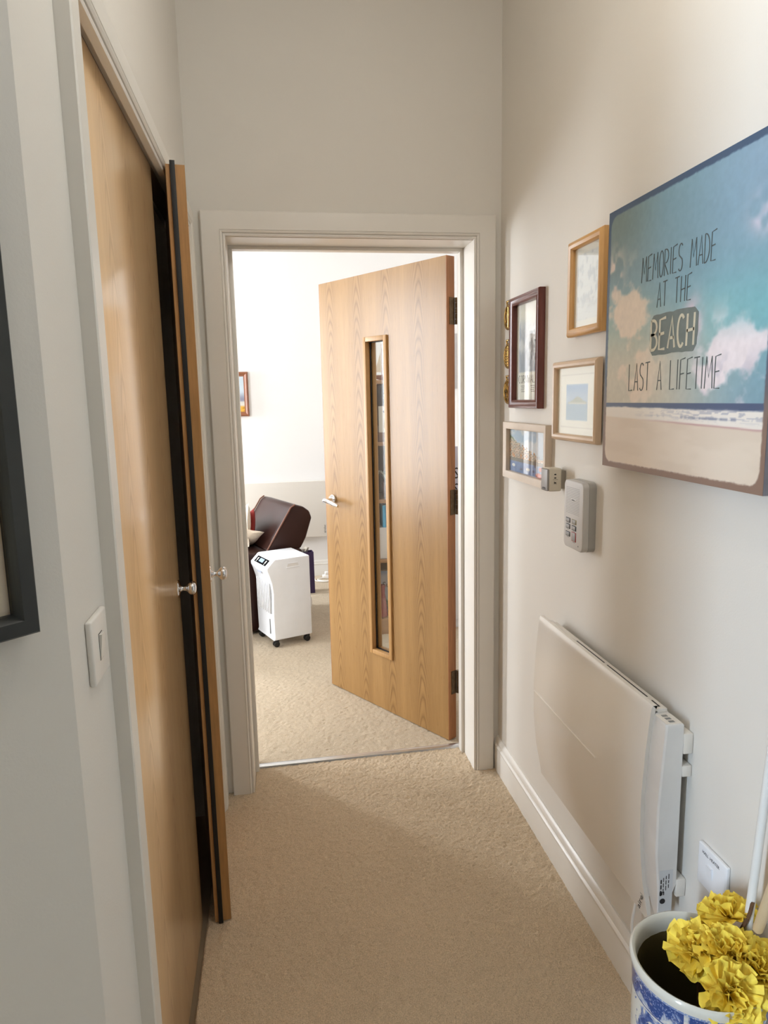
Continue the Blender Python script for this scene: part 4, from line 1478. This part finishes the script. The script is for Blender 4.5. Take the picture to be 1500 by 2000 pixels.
pillow('cushion', 'cream scatter cushion lying on the leather chair seat', (-0.262, 4.465, 0.592), (math.radians(62), math.radians(10), 0.35), 0.26, 0.24, 0.09, M['cream_cloth'])
pillow('cushion', 'red scatter cushion tucked between cream cushion and chair back', (-0.197, 4.60, 0.622), (math.radians(8), math.radians(24), 1.9), 0.24, 0.22, 0.05, M['red_cloth'])
pillow('cushion', 'cream cushion standing upright beside the red one', (-0.232, 4.53, 0.640), (math.radians(8), math.radians(20), 1.9), 0.24, 0.28, 0.07, M['cream_cloth'])

# ---- air cooler
AC = math.atan2(0.378, 0.926)
ac = thing('air_cooler', 'tall white portable air cooler on black castors in the bright room', 'air cooler', (-0.045, 4.0, 0.006), AC)
# local x along the side face away from the front, local y across the front
prof = [(-0.016, 0.046), (-0.010, 0.060), (-0.012, 0.20), (-0.008, 0.33), (-0.014, 0.39), (-0.030, 0.445), (-0.040, 0.470), (-0.040, 0.486), (0.006, 0.530), (0.014, 0.533), (0.226, 0.533), (0.230, 0.528), (0.230, 0.052), (0.224, 0.046)]
bm = bmesh.new()
add_prism(bm, prof, 'y', 0, 0.27)
bmesh.ops.recalc_face_normals(bm, faces=bm.faces)
bmesh.ops.bevel(bm, geom=[e for e in bm.edges if abs(e.verts[0].co.y - e.verts[1].co.y) < 1e-6], offset=0.006, segments=2, profile=0.5, affect='EDGES')
finish('body', bm, M['cool_plastic'], ac, True, 32)
# control panel on the sloping face
u_ = Vector((0.046, 0, 0.044)).normalized()
mt = Matrix.Translation((-0.019, 0.135, 0.5065)) @ Matrix(((u_.x, 0, -u_.z, 0), (0, 1, 0, 0), (u_.z, 0, u_.x, 0), (0, 0, 0, 1)))


def on_panel(name, ext, mat, parent, bev=0.0):
    bm = bmesh.new()
    add_box(bm, *ext, bev)
    bmesh.ops.transform(bm, matrix=mt, verts=bm.verts)
    return finish(name, bm, mat, parent)


cp = on_panel('control_panel', (-0.021, 0.021, -0.088, 0.088, -0.001, 0.002), M['panel_black'], ac)
on_panel('display', (-0.010, 0.014, -0.030, 0.032, 0.002, 0.003), M['screen'], cp)
for yy in (-0.062, 0.060):
    on_panel('panel_button', (-0.008, 0.012, yy - 0.006, yy + 0.006, 0.002, 0.003), M['white_plastic'], cp)
    on_panel('panel_button', (-0.017, -0.013, yy - 0.004, yy + 0.004, 0.002, 0.003), M['white_plastic'], cp)
# recessed grip in the side, louvres in the front
gp = prism('grip', [(0.082, 0.478), (0.158, 0.478), (0.152, 0.500), (0.092, 0.500)], 'y', -0.0012, 0.004, tone('grip_shade', (224, 222, 220)), ac, 0.0)
prism('grip_lip', [(0.078, 0.474), (0.162, 0.474), (0.160, 0.480), (0.081, 0.480)], 'y', -0.004, 0.002, M['cool_plastic'], ac, 0.001)
prism('grip_lip', [(0.090, 0.499), (0.154, 0.499), (0.152, 0.503), (0.092, 0.503)], 'y', -0.003, 0.002, M['cool_plastic'], ac, 0.001)
box('vent_recess', (-0.0158, -0.006, 0.030, 0.240, 0.205, 0.385), tone('vent_shade', (176, 178, 182)), ac)
for i in range(8):
    yy = 0.036 + i * 0.0268
    box('louvre', (-0.0225, -0.0150, yy, yy + 0.013, 0.205, 0.390), M['cool_plastic'], ac, 0.002)
box('maker_badge', (-0.0385, -0.036, 0.105, 0.165, 0.440, 0.450), tone('badge_grey', (170, 176, 190)), ac)
prism('level_window', [(-0.0155, 0.075), (-0.0150, 0.125), (-0.0152, 0.165), (-0.011, 0.165), (-0.011, 0.075)], 'y', 0.060, 0.066, M['faded_ink'], ac)
for (cx, cy) in ((0.010, 0.022), (0.010, 0.248), (0.208, 0.022), (0.208, 0.248)):
    ca = box('castor', (cx - 0.010, cx + 0.010, cy - 0.012, cy + 0.012, 0.030, 0.047), M['black_plastic'], ac, 0.003)
    for s in (-1, 1):
        lathe('wheel', [(0, -0.006), (0.015, -0.006), (0.018, -0.003), (0.018, 0.003), (0.015, 0.006), (0, 0.006)], M['black_plastic'], ca, 20,
              Matrix.Translation((cx - 0.006, cy + s * 0.010, 0.019)) @ Matrix.Rotation(PI / 2, 4, 'X'))
lathe('cord_wrap', [(0, 0), (0.016, 0.0), (0.022, 0.004), (0.022, 0.012), (0.026, 0.016), (0.022, 0.020), (0, 0.021)], M['white_plastic'], ac, 20,
      Matrix.Translation((0.230, 0.05, 0.235)) @ Matrix.Rotation(PI / 2, 4, 'Y') @ Matrix.Diagonal((1.5, 1, 1, 1)))

# ---- purple bag behind the cooler
bg = thing('gift_bag', 'dark purple bag with white tissue standing behind the air cooler', 'bag', (0.13, 5.19, 0.006), 0.12)
bm = bmesh.new()
b0 = [(-0.11, -0.05), (0.11, -0.05), (0.11, 0.05), (-0.11, 0.05)]
b1 = [(-0.105, -0.035), (0.110, -0.040), (0.110, 0.040), (-0.105, 0.035)]
va = [bm.verts.new((x, y, 0)) for x, y in b0]
vb = [bm.verts.new((x, y, 0.315)) for x, y in b1]
vi = [bm.verts.new((x * 0.97, y * 0.93, 0.315)) for x, y in b1]
vj = [bm.verts.new((x * 0.95, y * 0.90, 0.02)) for x, y in b0]
bm.faces.new(va[::-1])
for i in range(4):
    j = (i + 1) % 4
    bm.faces.new((va[i], va[j], vb[j], vb[i]))
    bm.faces.new((vb[i], vb[j], vi[j], vi[i]))
    bm.faces.new((vi[i], vi[j], vj[j], vj[i]))
bm.faces.new(vj)
finish('bag_body', bm, M['purple'], bg)
bm = bmesh.new()
for s in range(5):
    rg = random.Random(s)
    c_ = Vector((-0.05 + 0.028 * s, rg.uniform(-0.01, 0.01), 0.29))
    ring = [bm.verts.new(c_ + Vector((rg.uniform(0.015, 0.03) * math.cos(a), 0.018 * math.sin(a), 0.045 + rg.uniform(-0.02, 0.022)))) for a in [2 * PI * i / 9 for i in range(9)]]
    b_ = bm.verts.new(c_)
    for i in range(9):
        bm.faces.new((ring[i], ring[(i + 1) % 9], b_))
finish('tissue', bm, M['paper'], bg, True)

# ---- socket adaptor and loose lead by the far skirting
ad = thing('extension_lead', 'white extension lead with coiled cable on the carpet by far skirting', 'extension lead', (0.33, 5.585, 0.006), 0.05)
box('socket_block', (0.0, 0.10, -0.02, 0.02, 0, 0.026), M['white_plastic'], ad, 0.005, 3)
box('plug', (0.02, 0.05, -0.016, 0.016, 0.026, 0.052), M['white_plastic'], ad, 0.005, 3)
coil = [(0.10, 0, 0.02), (0.14, -0.04, 0.01), (0.10, -0.12, 0.008), (0.0, -0.13, 0.010), (-0.05, -0.08, 0.012), (0.02, -0.05, 0.016), (0.09, -0.09, 0.014), (0.03, -0.15, 0.010), (-0.06, -0.11, 0.008), (-0.07, -0.03, 0.008), (-0.1, 0.01, 0.008)]
tube('cable', smooth_path(coil, 8), 0.0042, M['white_plastic'], ad, 8)

# ---- bookcase seen through the slot of the door
BX0, BX1, BY0, BY1 = 0.558, 1.000, 4.10, 4.40
bk = thing('bookcase', 'brown wooden bookcase seen through the glazed slot of the door', 'bookcase', (BX0, BY0, 0.006), 0)
bw, bd = BX1 - BX0, BY1 - BY0
SH = [0.10, 0.478, 0.845, 1.190, 1.530]
for x in (0, bw - 0.022):
    box('side_panel', (x, x + 0.022, 0, bd, 0, 1.53), M['shelf_wood'], bk, 0.001)
for z in SH[:-1]:
    box('shelf', (0.022, bw - 0.022, 0.003, bd - 0.01, z - 0.022, z), M['shelf_wood'], bk)
box('top', (-0.008, bw + 0.008, -0.006, bd, 1.53, 1.552), M['shelf_wood'], bk, 0.001)
box('plinth', (0.022, bw - 0.022, 0.012, 0.03, 0, 0.078), M['shelf_wood'], bk)
box('back_panel', (0.022, bw - 0.022, bd - 0.010, bd - 0.002, 0, 1.53), tone('bookcase_back', (120, 96, 76)), bk)


def book(label, x, y, z, w, h, d, rgb, group, lean=0.0, title=None):
    t = thing('book', label, 'book', (x, y, z), 0, group)
    t.rotation_euler = (0, lean, 0)
    cv_ = tone('cover_%d_%d_%d' % rgb, rgb, 0.4)
    bm = bmesh.new()
    add_box(bm, 0, 0.0025, 0, d, 0, h)
    add_box(bm, w - 0.0025, w, 0, d, 0, h)
    add_box(bm, 0.0025, w - 0.0025, 0, 0.0025, 0, h)
    finish('cover', bm, cv_, t)
    box('pages', (0.0027, w - 0.0027, 0.0027, d - 0.004, 0.003, h - 0.003), M['paper'], t)
    return t


zb = 0.006
# lowest shelf
vs = lathe('vase', [(0, 0), (0.030, 0), (0.036, 0.006), (0.034, 0.03), (0.026, 0.09), (0.019, 0.15), (0.020, 0.185), (0.024, 0.20), (0.018, 0.198), (0, 0.19)], tone('red_glaze', (150, 62, 66), 0.18), None, 28)
vs.location = (0.612, 4.165, 0.10 + zb)
tag(vs, 'dull red tapering vase on the lowest shelf of the bookcase', 'vase')
fb = thing('book', 'pale blue paperback facing out behind the red vase', 'book', (0.650, 4.235, 0.10 + zb), -0.1)


def cover_art(u, v):
    c = flat(u, (206, 216, 232))
    c = blend(c, (150, 176, 214), ss(0.85, 1.0, v))
    n = fbm(u * 8, v * 8, 3)
    c = blend(c, (92, 96, 60), ss(0.42, 0.30, v + 0.12 * n))
    c = blend(c, (206, 170, 72), 0.7 * ss(0.55, 0.68, n) * ss(0.40, 0.3, v))
    return blend(c, (44, 42, 52), ss(0.16, 0.13, v))


box('pages', (-0.055, 0.055, 0.002, 0.026, 0.002, 0.268), M['paper'], fb)
cvr = print_sheet('cover', 0.114, 0.272, 0.0, 30, 60, cover_art, M['print'], fb)
cvr.location = (0, 0, 0.136)
type_text('cover_lettering', 'Su', 0.05, M['ink'], cvr, face_text(0, 0.0008, 0.045), 1, 0.0002)
book('bright blue hardback standing beside the pale paperback', 0.712, 4.150, 0.10 + zb, 0.030, 0.262, 0.10, (64, 132, 206), 'books on the lowest shelf')
for i, (w, h, rgb, lb) in enumerate(((0.036, 0.25, (70, 66, 70), 'dark grey book on the lowest shelf'), (0.030, 0.28, (176, 60, 52), 'red book on the lowest shelf'), (0.040, 0.24, (206, 196, 170), 'cream book on the lowest shelf'), (0.034, 0.27, (72, 96, 78), 'green book on the lowest shelf'))):
    book(lb, 0.748 + i * 0.046, 4.140, 0.10 + zb, w, h, 0.16, rgb, 'books on the lowest shelf')
# second shelf
bxo = box('storage_box', (0.588, 0.700, 4.112, 4.30, 0.478 + zb, 0.672 + zb), tone('box_white', (220, 216, 214)), None, 0.004)
tag(bxo, 'plain white box on the second shelf under the blue books', 'box')
for i, (rgb, lb) in enumerate((((86, 176, 222), 'sky blue slim book lying open-edged above the white box'), ((226, 236, 244), 'white slim book above the white box'), ((56, 128, 198), 'mid blue slim book above the white box'), ((150, 214, 236), 'pale cyan slim book above the white box'))):
    book(lb, 0.620 + i * 0.021, 4.118, 0.672 + zb, 0.018, 0.135, 0.12, rgb, 'slim books above the white box')
for i, (w, h, rgb, lb) in enumerate(((0.05, 0.27, (104, 84, 70), 'brown book on the second shelf'), (0.04, 0.30, (188, 182, 170), 'stone coloured book on the second shelf'), (0.05, 0.26, (60, 72, 104), 'navy book on the second shelf'), (0.04, 0.29, (150, 120, 72), 'ochre book on the second shelf'))):
    book(lb, 0.735 + i * 0.056, 4.140, 0.478 + zb, w, h, 0.16, rgb, 'books on the second shelf')
# third shelf: silver pot with a strappy plant
pl = thing('potted_plant', 'small potted plant with white striped strap leaves on the middle shelf', 'plant', (0.668, 4.170, 0.845 + zb), 0)
lathe('pot', [(0, 0), (0.034, 0), (0.042, 0.05), (0.046, 0.10), (0.043, 0.10), (0.040, 0.085), (0, 0.085)], tone('brown_pot', (112, 82, 66), 0.4), pl, 24)
for i in range(14):
    rg = random.Random(40 + i)
    a = 2 * PI * i / 14 + rg.uniform(-0.2, 0.2)
    ln = rg.uniform(0.10, 0.19)
    dr = rg.uniform(-0.10, 0.03)
    bm = bmesh.new()
    c_ = [Vector((0.008 * math.cos(a), 0.008 * math.sin(a), 0.085))]
    P = smooth_path([c_[0], Vector((0.35 * ln * math.cos(a), 0.22 * ln * math.sin(a), 0.15)), Vector((0.70 * ln * math.cos(a), 0.3 * ln * math.sin(a), 0.155)), Vector((ln * math.cos(a), 0.38 * ln * math.sin(a), 0.10 + dr))], 4)
    sd = Vector((-math.sin(a), math.cos(a), 0.25))
    L_v = [bm.verts.new(p + sd * 0.007 * math.sin(PI * min(1, (j + 1.2) / (len(P) + 0.4)))) for j, p in enumerate(P)]
    R_v = [bm.verts.new(p - sd * 0.007 * math.sin(PI * min(1, (j + 1.2) / (len(P) + 0.4)))) for j, p in enumerate(P)]
    M_v = [bm.verts.new(p - Vector((0, 0, 0.0025))) for p in P]
    for j in range(len(P) - 1):
        bm.faces.new((L_v[j], L_v[j + 1], M_v[j + 1], M_v[j]))
        bm.faces.new((M_v[j], M_v[j + 1], R_v[j + 1], R_v[j]))
    finish('leaf', bm, tone('leaf_silver', (206, 214, 208), 0.45) if i % 2 else tone('leaf_green', (120, 140, 118), 0.5), pl, True)
for i, (w, h, rgb, lb) in enumerate(((0.045, 0.26, (128, 116, 118), 'mauve grey book on the middle shelf'), (0.050, 0.24, (86, 60, 54), 'dark brown book on the middle shelf'), (0.040, 0.27, (198, 190, 180), 'pale book on the middle shelf'))):
    book(lb, 0.800 + i * 0.056, 4.140, 0.845 + zb, w, h, 0.16, rgb, 'books on the middle shelf')
# fourth shelf: letter card, stone, boxes
cd = thing('letter_card', 'white card bearing a large letter R on the fourth shelf', 'card', (0.652, 4.150, 1.190 + zb), 0)
box('card', (-0.040, 0.048, 0, 0.004, 0.055, 0.210), M['paper'], cd)
box('stand', (-0.045, 0.052, -0.004, 0.035, 0, 0.055), tone('stand_brown', (142, 114, 96)), cd, 0.004)
type_text('lettering', 'R', 0.085, tone('tan_ink', (176, 150, 120)), cd, face_text(0.012, 0.0006, 0.105), 1, 0.0003)
lathe('card_motif', [(0, 0), (0.014, 0), (0.010, 0.0006), (0, 0.0006)], tone('motif_grey', (128, 128, 138)), cd, 6, Matrix.Translation((0.0, -0.0001, 0.178)) @ Matrix.Rotation(PI / 2, 4, 'X'))
tb = box('trinket_box', (0.606, 0.690, 4.190, 4.28, 1.410 + zb - 0.001, 1.500 + zb), tone('trinket', (188, 176, 164)), None, 0.003)
tb.location.z = -0.218
tag(tb, 'small pale trinket box behind the letter card on the fourth shelf', 'box')
for i, (w, h, rgb, lb) in enumerate(((0.040, 0.24, (196, 174, 140), 'tan book on the fourth shelf'), (0.050, 0.26, (98, 104, 118), 'slate book on the fourth shelf'), (0.046, 0.23, (160, 84, 62), 'rust book on the fourth shelf'), (0.040, 0.25, (226, 220, 208), 'off white book on the fourth shelf'))):
    book(lb, 0.756 + i * 0.054, 4.140, 1.190 + zb, w, h, 0.16, rgb, 'books on the fourth shelf')
# on top: a model yacht
ya = thing('model_yacht', 'white sailed model yacht on top of the bookcase', 'ornament', (0.645, 4.20, 1.552 + zb), 0.1)
prism('hull', [(-0.055, 0.030), (0.060, 0.034), (0.048, 0.012), (0.0, 0.0), (-0.040, 0.010)], 'y', -0.014, 0.014, M['walnut'], ya, 0.004)
tube('mast', [(0.0, 0, 0.03), (0.0, 0, 0.215)], 0.0022, M['walnut'], ya, 8)
prism('sail', [(0.004, 0.045), (0.050, 0.048), (0.006, 0.205)], 'y', -0.0012, 0.0012, M['cream_cloth'], ya)
prism('sail', [(-0.004, 0.048), (-0.046, 0.046), (-0.006, 0.165)], 'y', -0.0012, 0.0012, M['cream_cloth'], ya)

# ---- right of the bookcase, glimpsed beside the hinges
cb = thing('cabinet', 'low white cabinet beside the bookcase, glimpsed past the door hinges', 'cabinet', (1.03, 4.13, 0.006), 0)
box('carcass', (0, 0.30, 0.016, 0.30, 0, 0.80), M['cool_plastic'], cb)
box('door', (0.003, 0.297, 0, 0.0155, 0.06, 0.795), M['cool_plastic'], cb, 0.002)
sg = thing('sign', 'pale lavender sign with dark letters standing on the white cabinet', 'sign', (1.12, 4.24, 0.806), 0)
box('board', (-0.085, 0.10, 0, 0.018, 0, 0.34), tone('sign_lavender', (196, 196, 212)), sg, 0.002)
type_text('lettering', 'LS\nES', 0.10, M['ink'], sg, face_text(-0.03, 0.0004, 0.12), 0.8, 0.0003)
gpic = thing('wall_picture', 'grey unframed picture on the far wall beyond the door hinges', 'picture', (1.40, YF, 1.72), 0)
box('board', (-0.10, 0.10, -0.02, -0.0005, -0.20, 0.24), tone('grey_art', (182, 178, 176)), gpic, 0.001)
box('motif', (-0.01, 0.045, -0.0206, -0.0199, -0.13, 0.01), tone('grey_art_dark', (104, 104, 116)), gpic)
